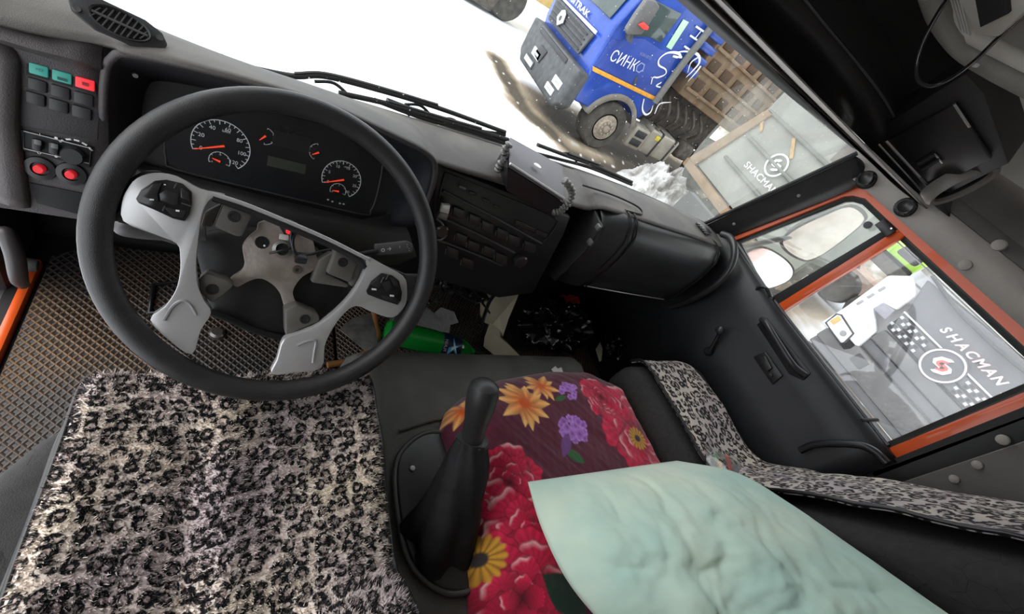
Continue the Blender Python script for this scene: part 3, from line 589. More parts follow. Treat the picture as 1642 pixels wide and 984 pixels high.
# compartment door at the passenger end
A_, B_, D_ = at(1411, 225, 'X', 1.36), at(1537, 155, 'X', 1.24), at(1487, 308, 'X', 1.53)
nn_ = (B_ - A_).cross(D_ - A_).normalized(); C_ = onp(1600, 250, nn_, A_); nn_ = nn_ if nn_.dot(CAM - A_) > 0 else -nn_
ch = thing('storage_compartment', 'dark overhead compartment at the passenger end with twin finger slots', 'compartment', (A_ + C_) / 2)
g_ = (A_ + B_ + C_ + D_) / 4
prism('housing', [onp(*q, nn_, A_ - nn_ * 0.004) for q in ((1396, 214), (1470, 168), (1548, 118), (1578, 150), (1618, 262), (1490, 326), (1440, 275))], -nn_ * 0.1, M('console_black', (0, 0, 0)), ch, 0.004)
dr = prism('compartment_door', [A_.lerp(g_, 0.06) + nn_ * 0.0, B_.lerp(g_, 0.06), C_.lerp(g_, 0.06), D_.lerp(g_, 0.06)], nn_ * 0.012, M('door_black', (0.02, 0.019, 0.019), 0.35, var=0.1), ch, 0.004)
CH = M('chrome_line', (0.7, 0.7, 0.7), 0.25, metal=0.8, var=0.05)
tube('edge_strip', [A_.lerp(g_, 0.02) + nn_ * 0.012, D_.lerp(g_, 0.02) + nn_ * 0.012], 0.0028, CH, dr, 6, k=1)
tube('edge_strip', [A_.lerp(D_, 0.02).lerp(B_, 0.12) + nn_ * 0.013, D_.lerp(C_, 0.14) + nn_ * 0.013], 0.004, CH, dr, 6, k=1)
tube('edge_strip', [B_.lerp(g_, 0.05) + nn_ * 0.013, B_.lerp(C_, 0.4).lerp(g_, 0.05) + nn_ * 0.013], 0.003, CH, dr, 6, k=1)
for s in (0, 1):
    a_ = A_.lerp(D_, 0.52 + 0.1 * s).lerp(B_.lerp(C_, 0.52 + 0.1 * s), 0.24); b_ = A_.lerp(D_, 0.50 + 0.1 * s).lerp(B_.lerp(C_, 0.5 + 0.1 * s), 0.5)
    tube('finger_slot', [a_ + nn_ * 0.012, b_ + nn_ * 0.012], 0.0075, GAP, dr, 8, k=1)
    tube('slot_glint', [b_ + nn_ * 0.016, b_ + (D_ - A_).normalized() * 0.016 + nn_ * 0.016], 0.0022, CH, dr, 6, k=1)
# round cup opening under the compartment
q0, q1 = at(1486, 326, 'X', 1.49), at(1604, 268, 'X', 1.5)
rc = (q0 + q1) / 2; ra = (q1 - q0) / 2; vd = (rc - CAM).normalized(); rb = vd.cross(ra).normalized()
nb = (rb * 0.019 + vd * 0.05); 
lo = [rc + ra * math.cos(t) + nb * math.sin(t) for t in np.linspace(0, 2 * math.pi, 36, endpoint=False)]
dn_ = ra.cross(nb).normalized(); dn_ = dn_ if dn_.dot(CAM - rc) > 0 else -dn_
cr = thing('duct_ring', 'oval taupe ring around a dark opening below the overhead compartment', 'air duct', rc)
loft('ring_rim', [[rc + (p - rc) * f + dn_ * h for p in lo] for f, h in ((1.0, -0.03), (1.03, 0.0), (0.95, 0.008), (0.8, 0.004), (0.76, -0.03))], M('ring_taupe', (0.22, 0.2, 0.18), 0.4, var=0.1), cr, closed=True)
loft('ring_bore', [[rc + (p - rc) * f + dn_ * h for p in lo] for f, h in ((0.78, -0.005), (0.7, -0.05), (0.02, -0.05))], GAP, cr, closed=True)
# upper front wall, roof console
struct(box('trim_3', (0.55, 0.44, 1.6), (2.4, 0.08, 0.45), TRIMD, None, bevel=0.01))
rcs = thing('roof_console', 'beige roof console with ribbed side and black recess at upper right', 'roof console', at(1570, 40, 'Z', 1.56))
def rz(px, py, z): return at(px, py, 'Z', z)
prism('console_body', [rz(1532, -10, 1.55), rz(1563, 58, 1.55), rz(1600, 60, 1.55), rz(1642, 20, 1.55), rz(1680, -60, 1.55), rz(1560, -90, 1.55)], (0, 0, 0.12), BEIGE, rcs, 0.004)
prism('dark_recess', [rz(1563, -4, 1.546), rz(1572, 44, 1.546), rz(1617, 22, 1.546), rz(1612, -30, 1.546), rz(1575, -40, 1.546)], (0, 0, 0.006), GAP, rcs, 0.0)
for i in range(4):
    tube('rib', [rz(1524 + i * 5, -8, 1.56), rz(1540 + i * 5, 48 + 2.5 * i, 1.56)], 0.0022, M('rib_pale', (0.5, 0.48, 0.44), 0.5), rcs, 6, k=1)
lf = [rz(1495, -20, 1.57), rz(1512, 30, 1.57), rz(1545, 75, 1.57), rz(1600, 110, 1.57), rz(1680, 150, 1.57)]
rl = thing('roof_rail_trim', 'rounded beige roof trim sweeping below the roof console', 'trim', lf[2])
tube('thick_roll', lf, 0.022, M('taupe_roll', (0.26, 0.24, 0.21), 0.6, var=0.1), rl, 12)
tube('thin_roll', [rz(1500, -40, 1.585), rz(1540, 30, 1.585), rz(1565, 60, 1.585), rz(1680, 118, 1.585)], 0.014, BEIGE, rl, 10)
lathe('push_pin', rz(1565, 103, 1.545), (0, -0.3, -1), [(0.007, 0), (0.006, 0.004), (0, 0.006)], M('pin_white', (0.7, 0.68, 0.64), 0.4), rl, 12)
cbp = [(1650, 18, 0.92), (1600, 62, 1.0), (1560, 100, 1.08), (1520, 128, 1.12), (1490, 138, 1.12), (1472, 128, 1.1), (1470, 100, 1.06), (1482, 62, 0.98), (1505, 20, 0.9), (1530, -15, 0.84), (1560, -50, 0.8)]
tag(tube('cable_loop', [at(px, py, 'X', x) for px, py, x in cbp], 0.0038, M('cable_black', (0.02, 0.02, 0.02), 0.25), None, 10), 'black cable hanging in a loop from the roof console', 'cable')
# ---- passenger side wall above the door
sw = sroot('wall_right', (1.7, -0.3, 1.2))
def rp(y, z, x=1.66): return Vector((x, y, z))
loft('headrail_panel', [[rp(0.34, 1.27, 1.635), rp(0.2, 1.27, 1.635), rp(-0.6, 1.255, 1.635), rp(-1.6, 1.25, 1.635)], [rp(0.34, 1.36, 1.625), rp(0.2, 1.36, 1.625), rp(-0.6, 1.345, 1.625), rp(-1.6, 1.34, 1.625)]], TRIM, sw, thick=0.01)
loft('side_recess', [[rp(0.3, 1.36, 1.63), rp(-0.6, 1.345, 1.63), rp(-1.6, 1.34, 1.63)], [rp(0.3, 1.40, 1.68), rp(-0.6, 1.38, 1.68), rp(-1.6, 1.38, 1.68)], [rp(0.3, 1.5, 1.69), rp(-0.6, 1.5, 1.69), rp(-1.6, 1.5, 1.69)]], TRIMD, sw, thick=0.01)  # darker trim colour paints in the shadow under the overhead shelf
loft('roof_side', [[rp(0.3, 1.49, 1.665), rp(-0.6, 1.49, 1.665), rp(-1.6, 1.49, 1.665)], [rp(0.3, 1.66, 1.62), rp(-0.6, 1.66, 1.62), rp(-1.6, 1.66, 1.62)], [rp(0.3, 1.8, 1.5), rp(-0.6, 1.8, 1.5), rp(-1.6, 1.8, 1.5)]], BEIGE, sw, thick=0.01)
prism('pillar_seal', [rp(-0.575, 0.3, 1.665), rp(-0.565, 1.27, 1.665), rp(-0.63, 1.27, 1.665), rp(-0.635, 0.3, 1.665)], (0.04, 0, 0), RUB, sw, 0.004)
tube('seal_line', [rp(-0.628, 0.3, 1.648), rp(-0.622, 1.25, 1.648)], 0.002, M('pale_line', (0.4, 0.38, 0.35), 0.5), sw, 6, k=1)
box('outer_skin', (1.75, -0.5, 0.13), (0.03, 2.5, 1.3), ORG, sw, bevel=0.005)
box('outer_skin', (1.75, -1.17, 1.1), (0.03, 1.1, 1.2), ORG, sw, bevel=0.005)
prism('pillar_trim_panel', [rp(-0.625, 0.3, 1.645), rp(-0.62, 1.26, 1.645), rp(-1.6, 1.26, 1.645), rp(-1.6, 0.3, 1.645)], (0.05, 0, 0), TRIMD, sw, 0.004)
for px, py, X in ((1548, 425, 1.628), (1602, 393, 1.622), (1608, 705, 1.642), (1567, 745, 1.642), (1530, 768, 1.642)):
    big = 0.016 if py < 600 else (0.014 if py < 720 else 0.012)
    lathe('trim_button', at(px, py, 'X', X), (-1, 0, 0), [(big, 0), (big * 0.85, 0.006), (big * 0.45, 0.009), (0, 0.0095)], TRIM, sw, 18)
# grey knobs on the upper panel
for px, py, lab in ((1390, 289, 'black round rotary knob above the quarter window nearest the windscreen pillar'), (1453, 333, 'black round ribbed knob below the overhead duct ring')):
    c = at(px, py, 'X', 1.632); k_ = thing('rotary_knob', lab, 'knob', c)
    lathe('knob_base', c, (-1, -0.2, 0.05), [(0.03, 0), (0.03, 0.01), (0.024, 0.016), (0, 0.016)], BLKS, k_, 20)
    lathe('knob_cap', c + Vector((-0.016, -0.003, 0)), (-1, -0.2, 0.05), [(0.021, 0), (0.021, 0.018), (0.018, 0.022), (0.012, 0.018), (0, 0.018)], M('knob_satin', (0.03, 0.03, 0.03), 0.3), k_, 20)
    for j in range(8):
        t = j * math.pi / 4; U_, V_, A2 = basis((-1, -0.2, 0.05))
        box('grip_rib', c + A2 * 0.024 + (U_ * math.cos(t) + V_ * math.sin(t)) * 0.021, (0.012, 0.004, 0.004), BLKS, k_, bevel=0)
# ---- passenger pillar between windscreen and door
pt0, pt1 = Vector((1.63, 0.482, 0.81)), Vector((1.58, 0.248, 1.33))
pil = sroot('trim_4', pt0)
prism('pillar_cover', [pt0 + Vector((-0.02, 0.015, -0.02)), pt1 + Vector((-0.012, 0.02, 0)), pt1 + Vector((0.05, -0.035, -0.03)), pt0 + Vector((0.04, -0.07, 0.0))], (0.05, -0.015, 0), BLK, pil, 0.012, 3)
for t in (0.18, 0.62): lathe('screw', pt0.lerp(pt1, t) + Vector((0.002, -0.04, 0)), (-0.8, -0.6, 0), [(0.006, 0), (0.005, 0.003), (0, 0.004)], M('screw_grey', (0.3, 0.3, 0.3), 0.4, metal=0.5), pil, 10)
tube('pillar_seal', [pt0 + Vector((-0.02, 0.012, 0)), pt1 + Vector((-0.012, 0.014, 0))], 0.008, RUB, pil, 8, k=1)

# ---- passenger door
dx = 1.70
dr1 = sroot('door_1', (dx, -0.1, 0))
def dp(y, z, x=dx): return Vector((x, y, z))
def frame_ring(name, outer, inner, x, t, mat, parent):
    n_ = len(outer); V = []; Fs = []
    for k_ in range(n_):
        V += [dp(*outer[k_], x), dp(*inner[k_], x), dp(*outer[k_], x + t), dp(*inner[k_], x + t)]
    for k_ in range(n_):
        a = 4 * k_; b = 4 * ((k_ + 1) % n_)
        Fs += [(a, b, b + 1, a + 1), (a + 1, b + 1, b + 3, a + 3), (a + 2, a + 3, b + 3, b + 2), (a, a + 2, b + 2, b)]
    return mesh(name, V, Fs, mat, parent, 30)
def poly_off(P, d):
    n_ = len(P); out = []
    A = sum(P[i][0] * P[(i + 1) % n_][1] - P[(i + 1) % n_][0] * P[i][1] for i in range(n_)); sg = 1 if A > 0 else -1
    for i in range(n_):
        p0, p1, p2 = Vector(P[i - 1]), Vector(P[i]), Vector(P[(i + 1) % n_])
        e1_ = (p1 - p0).normalized(); e2_ = (p2 - p1).normalized()
        n1 = Vector((e1_.y, -e1_.x)) * sg; n2 = Vector((e2_.y, -e2_.x)) * sg
        b_ = (n1 + n2); b_ = b_ / max(0.3, b_.dot(n1)); out.append((p1.x + b_.x * d, p1.y + b_.y * d))
    return out
opening = [(0.375, 0.845), (0.225, 1.215), (0.205, 1.235), (0.17, 1.25), (0.0, 1.243), (-0.5, 1.226), (-0.518, 1.21), (-0.53, 0.78), (0.0, 0.795), (0.2, 0.81)]
off1 = [0.022] * 10
def frm(d1, d2, x, t, mat, nm): return frame_ring(nm, poly_off(opening, d2), poly_off(opening, d1), x, t, mat, dr1)
frm(0.0, 0.03, 1.685, 0.03, ORG, 'window_frame')
frm(0.03, 0.055, 1.665, 0.03, RUB, 'door_seal')
frm(-0.018, 0.002, 1.70, 0.012, M('glass_seal', (0.05, 0.06, 0.055), 0.6), 'glass_channel')
prism('window_post', [dp(-0.528, 0.74, 1.68), dp(-0.526, 1.24, 1.68), dp(-0.585, 1.25, 1.68), dp(-0.6, 0.74, 1.68)], (0.03, 0, 0), ORG, dr1, 0.008)
prism('division_bar', [dp(0.047, 0.79, 1.683), dp(0.024, 1.245, 1.683), dp(-0.008, 1.245, 1.683), dp(0.012, 0.79, 1.683)], (0.025, 0, 0), ORG, dr1, 0.006)
prism('division_seal', [dp(0.085, 0.80, 1.69), dp(0.046, 1.24, 1.69), dp(0.024, 1.24, 1.69), dp(0.047, 0.79, 1.69)], (0.02, 0, 0), RUB, dr1, 0.003)
prism('quarter_glass', [dp(0.36, 0.83), dp(0.215, 1.225), dp(0.17, 1.245), dp(0.04, 1.243), dp(0.075, 0.8)], (0.004, 0, 0), glass_mat('quarter_pane', (0.93, 0.95, 0.92), 0.2, 9), dr1, 0)
prism('main_glass', [dp(0.012, 0.79), dp(0.0, 1.236), dp(-0.512, 1.222), dp(-0.528, 0.78)], (0.004, 0, 0), glass_mat('door_pane', (0.95, 0.96, 0.96), 0.13, 5, (0.8, 0.8, 0.8)), dr1, 0)
tube('glass_edge', [dp(0.012, 1.218, 1.696), dp(-0.515, 1.203, 1.696)], 0.002, M('glass_edge_white', (0.75, 0.77, 0.77), 0.3), dr1, 6, k=1)
tube('glass_edge', [dp(0.006, 0.8, 1.697), dp(0.0, 1.23, 1.697)], 0.0015, M('glass_edge_white', (0, 0, 0)), dr1, 6, k=1)
hb = box('hinge_plate', dp(0.045, 1.225, 1.675), (0.012, 0.055, 0.03), BLKS, dr1, bevel=0.003, rot=(0.1, 0, 0))
lathe('hinge_disc', dp(0.088, 1.20, 1.68), (-1, 0, 0), [(0.013, 0), (0.012, 0.006), (0, 0.007)], BLKS, hb, 16)
tube('hinge_screw', [dp(0.03, 1.235, 1.668), dp(0.03, 1.235, 1.665)], 0.003, CH, hb, 6, k=1)
lt = box('window_latch', dp(0.09, 0.815, 1.675), (0.02, 0.05, 0.025), BLKS, dr1, bevel=0.004)
tube('latch_lever', [dp(0.08, 0.825, 1.66), dp(0.11, 0.835, 1.65), dp(0.13, 0.815, 1.65), dp(0.125, 0.795, 1.655)], 0.006, BLKS, lt, 8)
# trim panel with rounded sill
secs = []
for y_ in (0.70, 0.50, 0.38, 0.2, 0.0, -0.25, -0.5, -0.57):
    zs = 0.845 if y_ > 0.35 else 0.815 - 0.02 * max(0, -y_) + 0.08 * max(0, y_)
    secs.append([dp(y_, zs - 0.012, 1.70), dp(y_, zs, 1.69), dp(y_, zs - 0.004, 1.665), dp(y_, zs - 0.03, 1.648), dp(y_, zs - 0.12, 1.64), dp(y_, 0.62, 1.638), dp(y_, 0.56, 1.625), dp(y_, 0.5, 1.62), dp(y_, 0.0, 1.645)])
loft('trim_panel', secs, M('door_black_trim', (0.02, 0.021, 0.024), 0.42, var=0.1, vs=10, bump=0.1, bs=500), dr1, thick=0.006, smooth=60)
tube('sill_highlight', [dp(0.36, 0.85, 1.685), dp(0.2, 0.832, 1.684), dp(0.0, 0.818, 1.683), dp(-0.52, 0.808, 1.683)], 0.006, M('sill_satin', (0.1, 0.1, 0.105), 0.25), dr1, 8)
tube('sill_clip', [dp(-0.43, 0.8, 1.66), dp(-0.445, 0.828, 1.70)], 0.006, RUB, dr1, 6, k=1)
# pull handle
ph = tube('pull_handle', [at(1222, 512, 'X', 1.638), at(1230, 520, 'X', 1.612), at(1250, 552, 'X', 1.605), at(1272, 585, 'X', 1.612), at(1290, 600, 'X', 1.638)], [0.012, 0.011, 0.011, 0.012, 0.014], M('handle_satin', (0.035, 0.035, 0.038), 0.28), dr1, 12)
prism('handle_recess', [at(1213, 520, 'X', 1.637), at(1228, 508, 'X', 1.637), at(1300, 598, 'X', 1.637), at(1288, 610, 'X', 1.637), at(1265, 600, 'X', 1.637)], (0.008, 0, 0), BLKS, dr1, 0.003)
# inner lock plate
lp_ = prism('lock_plate', [at(1209, 572, 'X', 1.638), at(1229, 563, 'X', 1.638), at(1257, 602, 'X', 1.638), at(1240, 617, 'X', 1.638)], (-0.01, 0, 0), BLKS, dr1, 0.004)
prism('lock_lever', [at(1219, 573, 'X', 1.628), at(1229, 570, 'X', 1.628), at(1240, 590, 'X', 1.628), at(1232, 596, 'X', 1.628)], (-0.012, 0, 0), M('knob_satin', (0, 0, 0)), lp_, 0.003)
lathe('lock_button', at(1236, 601, 'X', 1.628), (-1, 0, 0), [(0.008, 0), (0.008, 0.006), (0, 0.008)], BLK, lp_, 12)
# window crank
ck = lathe('crank_hub', at(1138, 563, 'X', 1.62), (-1, 0, 0), [(0.02, 0), (0.018, 0.015), (0.012, 0.02), (0, 0.02)], BLKS, dr1, 16)
tube('crank_arm', [at(1138, 563, 'X', 1.60), at(1148, 545, 'X', 1.598), at(1156, 530, 'X', 1.595)], 0.008, BLKS, ck, 8)
lathe('crank_knob', at(1158, 530, 'X', 1.595), (-1, 0, 0.1), [(0.012, 0), (0.017, 0.012), (0.016, 0.03), (0.008, 0.036), (0, 0.037)], M('knob_satin', (0, 0, 0)), ck, 16)
tube('crank_dish_line', [at(1120, 520, 'X', 1.634), at(1117, 540, 'X', 1.632), at(1125, 558, 'X', 1.63), at(1140, 572, 'X', 1.628), at(1160, 575, 'X', 1.63), at(1175, 570, 'X', 1.632)], 0.0015, M('line_grey', (0.08, 0.08, 0.085), 0.4), dr1, 6)
# grab handle at the end of the dash
gh = tube('grab_handle', [at(1158, 375, 'X', 1.60), at(1172, 382, 'X', 1.585), at(1178, 405, 'X', 1.575), at(1168, 435, 'X', 1.57), at(1140, 462, 'X', 1.57), at(1105, 482, 'X', 1.58), at(1075, 492, 'X', 1.6)], 0.0135, M('handle_satin', (0, 0, 0)), dr1, 12)
# ---- outside mirrors
MIR = M('mirror_silver', (0.8, 0.82, 0.82), 0.06, metal=1.0, var=0.02)
MIR2 = M('painted_reflection_mirror', (0.4, 0.36, 0.3), 0.25, metal=0.8, col2=(0.62, 0.6, 0.55), vs=14)  # brown tint and mottling painted in place of the reflected surroundings
def mirror(lab, pix, X, yaw, arm, MIR=MIR):
    P = [at(px, py, 'X', X) for px, py in pix]; c = sum(P, Vector()) / len(P); t = thing('door_mirror', lab, 'mirror', c)
    # turn the flat outline about a vertical axis so that it faces the driver
    n_ = Vector((-math.cos(yaw), -math.sin(yaw), -0.03)).normalized()
    P = [onp(px, py, n_, c) for px, py in pix]
    P = smoothpath(P, 4, True)
    g = sum(P, Vector()) / len(P)
    prism('mirror_shell', [g + (p - g) * 1.06 for p in P], -n_ * 0.06, M('mirror_black', (0.05, 0.048, 0.045), 0.5), t, 0.0, taper=0.75)
    prism('mirror_glass', [g + (p - g) * 0.97 + n_ * 0.001 for p in P], n_ * 0.003, MIR, t, 0.0)
    tube('mirror_arm', [g - n_ * 0.04, Vector(arm)], 0.012, M('mirror_black', (0, 0, 0)), t, 8, k=1)
mirror('rounded rectangular door mirror low in the quarter window', [(1183, 430), (1196, 405), (1222, 396), (1252, 410), (1271, 430), (1266, 448), (1236, 461), (1215, 458)], 1.98, 0.95, (1.76, 0.45, 0.76))
mirror('wide rounded door mirror high in the quarter window', [(1254, 385), (1278, 365), (1320, 345), (1362, 330), (1386, 345), (1378, 362), (1330, 400), (1300, 416), (1284, 415), (1262, 402)], 2.02, 0.95, (1.76, 0.4, 0.78), MIR2)

# ================================================================== dashboard
db = thing('dashboard', 'dark plastic truck dashboard with gauges, switches and glovebox', 'dashboard', (0.55, 0.4, 0.45))
# top deck from the windscreen to the front edge
front = [(-0.56, 0.25, 0.85), (-0.36, 0.235, 0.862), (-0.26, 0.245, 0.875), (-0.235, 0.225, 0.885), (-0.165, 0.215, 0.90), (-0.069, 0.21, 0.912), (0.033, 0.21, 0.914), (0.16, 0.215, 0.895), (0.222, 0.22, 0.882), (0.262, 0.25, 0.85), (0.33, 0.29, 0.825), (0.5, 0.31, 0.815), (0.78, 0.325, 0.805), (0.84, 0.335, 0.81), (0.86, 0.318, 0.83), (0.95, 0.305, 0.84), (1.05, 0.30, 0.842), (1.3, 0.30, 0.842), (1.5, 0.302, 0.838), (1.6, 0.34, 0.82)]
def ybase(x):
    for a, b in zip(bs, bs[1:]):
        if a.x <= x <= b.x: return a.y + (b.y - a.y) * (x - a.x) / (b.x - a.x)
    return bs[0].y if x < bs[0].x else bs[-1].y
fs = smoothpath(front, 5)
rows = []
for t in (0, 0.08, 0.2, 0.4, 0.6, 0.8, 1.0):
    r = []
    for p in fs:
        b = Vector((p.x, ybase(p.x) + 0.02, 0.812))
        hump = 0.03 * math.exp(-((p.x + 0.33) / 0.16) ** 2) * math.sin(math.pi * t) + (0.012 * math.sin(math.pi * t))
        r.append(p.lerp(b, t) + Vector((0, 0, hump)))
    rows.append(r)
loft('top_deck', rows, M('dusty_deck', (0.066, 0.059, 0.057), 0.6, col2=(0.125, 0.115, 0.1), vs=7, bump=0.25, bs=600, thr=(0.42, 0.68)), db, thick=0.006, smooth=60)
# left front face: rounded brow then slanted panel
PN, PO = Vector((0, -1, 0.4)).normalized(), Vector((0, 0.25, 0.80))
def pl(px, py, o=0.0): return onp(px, py, PN, PO + PN * o)
def onpl(x, z, o=0.0): return Vector((x, PO.y + (z - PO.z) * 0.4, z)) + PN * o
prows = []
for x_ in np.linspace(-0.56, -0.262, 10):
    yf = 0.235 if x_ < -0.3 else 0.24
    prows.append([Vector((x_, yf + 0.01, 0.862 + (0.012 if x_ > -0.3 else 0))), Vector((x_, yf - 0.012, 0.85)), onpl(x_, 0.825, 0.012), onpl(x_, 0.805, 0.004), onpl(x_, 0.72), onpl(x_, 0.64), onpl(x_, 0.60), Vector((x_, 0.20, 0.585)), Vector((x_, 0.45, 0.56))])
loft('slanted_face', prows, DASH, db, thick=0.005, smooth=50)
# pale vertical duct trim on the far left
duct = [[pl(-30, 40, 0.012), pl(5, 62, 0.014), pl(24, 78, 0.01), pl(34, 84, 0.002)], [pl(-30, 100, 0.012), pl(5, 98, 0.017), pl(24, 96, 0.013), pl(33, 95, 0.002)], [pl(-30, 200, 0.012), pl(3, 200, 0.018), pl(20, 200, 0.014), pl(30, 200, 0.002)], [pl(-30, 300, 0.012), pl(16, 316, 0.018), pl(36, 320, 0.013), pl(46, 322, 0.002)], [pl(-30, 312, 0.004), pl(16, 328, 0.008), pl(36, 332, 0.006), pl(47, 331, 0.0)]]
loft('side_duct', duct, M('duct_taupe', (0.085, 0.075, 0.075), 0.5, var=0.1, vs=10, bump=0.2, bs=500), db, thick=0.006, smooth=70)
# top vent: oval grille with slats
va, vb, vc2 = at(128, 14, 'Z', 0.915), at(262, 74, 'Z', 0.9), None
ctr = at(193, 42, 'Z', 0.905)
un = (vb - va).normalized(); vn = Vector((0, -0.62, 0.78)); vn = (vn - un * vn.dot(un)).normalized(); wn = vn.cross(un).normalized()
ve = prism('top_vent', [ctr + un * (0.052 * a) + wn * (0.026 * b) for a, b in ((-1, 0.15), (-0.85, 0.62), (-0.45, 0.9), (0.45, 0.9), (0.85, 0.6), (1, 0.1), (0.9, -0.45), (0.45, -0.85), (-0.45, -0.85), (-0.9, -0.4))], vn * 0.006, BLK, db, 0.003)
loft('vent_recess', [[ctr + vn * h + un * (0.031 * f * math.cos(t)) + wn * (0.0175 * f * math.sin(t)) for t in np.linspace(0, 2 * math.pi, 32, endpoint=False)] for f, h in ((1.06, 0.006), (1.04, 0.01), (0.96, 0.0085), (0.94, 0.0062))], BLK, ve, closed=True)
prism('vent_dark', [ctr + vn * 0.0055 + un * (0.0297 * math.cos(t)) + wn * (0.0168 * math.sin(t)) for t in np.linspace(0, 2 * math.pi, 24, endpoint=False)], vn * 0.001, GAP, ve, 0)
for i in range(9):
    x_ = -0.0256 + 0.0064 * i; hgt = 0.016 * math.sqrt(max(0.05, 1 - (x_ / 0.0305) ** 2))
    for s in (1, -1):
        tube('slat', [ctr + un * x_ + wn * (s * 0.002) + vn * 0.008, ctr + un * (x_ + 0.004 * s) + wn * (s * hgt) + vn * 0.008], 0.001, M('slat_grey', (0.08, 0.078, 0.076), 0.5), ve, 6, k=1)
tube('vent_divider', [ctr + un * -0.029 + vn * 0.0085, ctr + un * 0.029 + vn * 0.0085], 0.0018, M('slat_grey', (0, 0, 0)), ve, 6, k=1)
for s in (-1, 1): lathe('vent_screw', ctr + un * (0.042 * s) + wn * (0.006 * s) + vn * 0.006, vn, [(0.0045, 0), (0.004, 0.002), (0, 0.0015)], M('slat_grey', (0, 0, 0)), ve, 10)
# switch panel
spn = prism('switch_panel', [pl(36, 82, 0.001), pl(165, 120, 0.001), pl(158, 225, 0.001), pl(28, 200, 0.001)], PN * 0.004, M('panel_dark', (0.026, 0.024, 0.026), 0.55, bump=0.15, bs=500), db, 0.002)
SWB = M('switch_blank', (0.022, 0.021, 0.023), 0.45)
def quad(cx, cy, hw, hh, sl=0.28): return [(cx - hw, cy - hh - sl * hw), (cx + hw, cy - hh + sl * hw), (cx + hw, cy + hh + sl * hw), (cx - hw, cy + hh - sl * hw)]
TEAL = emit('teal_switch', (0.04, 0.3, 0.25), 0.12); REDL = emit('red_switch', (0.75, 0.03, 0.04), 0.3)
for j, (cx, cy) in enumerate(((63, 112), (100, 123), (137, 134))):
    bz = prism('switch_bezel', [pl(*q, 0.004) for q in quad(cx, cy, 19.5, 12)], PN * 0.004, GAP, spn, 0.001)
    sw_ = prism('lit_switch', [pl(*q, 0.007) for q in quad(cx, cy, 15.5, 8.5)], PN * 0.004, (TEAL, TEAL, REDL)[j], spn, 0.0015)
    if j == 2: text('switch_symbol', '⌂', pl(cx, cy + 1, 0.0125), (1, 0, 0), (0, 0.37, 0.93), 0.007, M('mark_dark_red', (0.25, 0.01, 0.01), 0.5), sw_, 0.0003) if False else box('switch_symbol', pl(cx, cy + 1, 0.0115), (0.007, 0.001, 0.005), M('mark_dark_red', (0.3, 0.01, 0.01), 0.5), sw_, bevel=0)
    else: text('switch_symbol', '≡O' if j == 0 else '-', pl(cx, cy, 0.0115), (1, 0, 0), (0, 0.37, 0.93), 0.004, M('mark_dark_teal', (0.01, 0.08, 0.07), 0.5), sw_, 0.0003)
    for r_ in (0, 1):
        prism('blank_switch', [pl(*q, 0.004) for q in quad(cx - 2 - 3 * r_, cy + 24 + 22 * r_, 16, 9.5)], PN * 0.005, SWB, spn, 0.0025)
# light switch unit
lsu = prism('light_switch_unit', [pl(33, 206, 0.002), pl(150, 234, 0.002), pl(146, 268, 0.002), pl(36, 240, 0.002)], PN * 0.006, GAP, db, 0.002)
tube('unit_outline', [pl(38, 210, 0.009), pl(146, 238, 0.009), pl(143, 262, 0.009), pl(38, 238, 0.009)], 0.0008, M('outline_grey', (0.5, 0.5, 0.5), 0.5), lsu, 5, closed=True, k=1)
for cx, cy in ((61, 231), (88, 237)):
    prism('rocker', [pl(*q, 0.008) for q in quad(cx, cy, 7.5, 9)], PN * 0.008, SWB, lsu, 0.002)
    prism('rocker_top', [pl(*q, 0.0165) for q in quad(cx, cy - 3, 6, 4)], PN * 0.002, M('rocker_grey', (0.1, 0.1, 0.1), 0.35), lsu, 0.001)
for t_, x_, y_ in (('I', 64, 216), ('O', 63, 245), ('•', 90, 222), ('•', 90, 251)): text('unit_mark', t_, pl(x_, y_, 0.0085), (1, 0, 0), (0, 0.37, 0.93), 0.004, M('mark_white', (0.8, 0.8, 0.8), 0.5), lsu, 0.0003)
kb = lathe('rotary_light_knob', pl(119, 248, 0.008), PN, [(0.0138, 0), (0.0138, 0.01), (0.012, 0.013), (0, 0.013)], BLKS, lsu, 20)
for a in (35, 60, 85, 110, 135):
    t = math.radians(a); c = pl(121, 246, 0.0085); box('position_mark', c + Vector((math.cos(t) * 0.021, 0, 0)) + Vector((0, 0.37, 0.93)) * (math.sin(t) * 0.021), (0.006, 0.001, 0.0025), M('mark_white', (0, 0, 0)), lsu, rot=(0, -t + math.pi / 2, 0), bevel=0)
for cx, cy in ((66, 269), (116, 278)):
    c = pl(cx, cy, 0.002)
    rb_ = lathe('push_button_collar', c, PN, [(0.0185, 0), (0.0175, 0.006), (0.0105, 0.007), (0.0095, 0.002)], BLKS, db, 24)
    lathe('red_push_button', c, PN, [(0.0064, 0.0), (0.0064, 0.011), (0.005, 0.0125), (0, 0.0125)], emit('red_button', (0.7, 0.02, 0.03), 0.12), rb_, 20)
# pocket below the buttons
prism('pocket', [pl(48, 292, 0.002), pl(140, 310, 0.002), pl(135, 345, 0.002), pl(60, 325, 0.002)], PN * 0.003, GAP, db, 0.001)
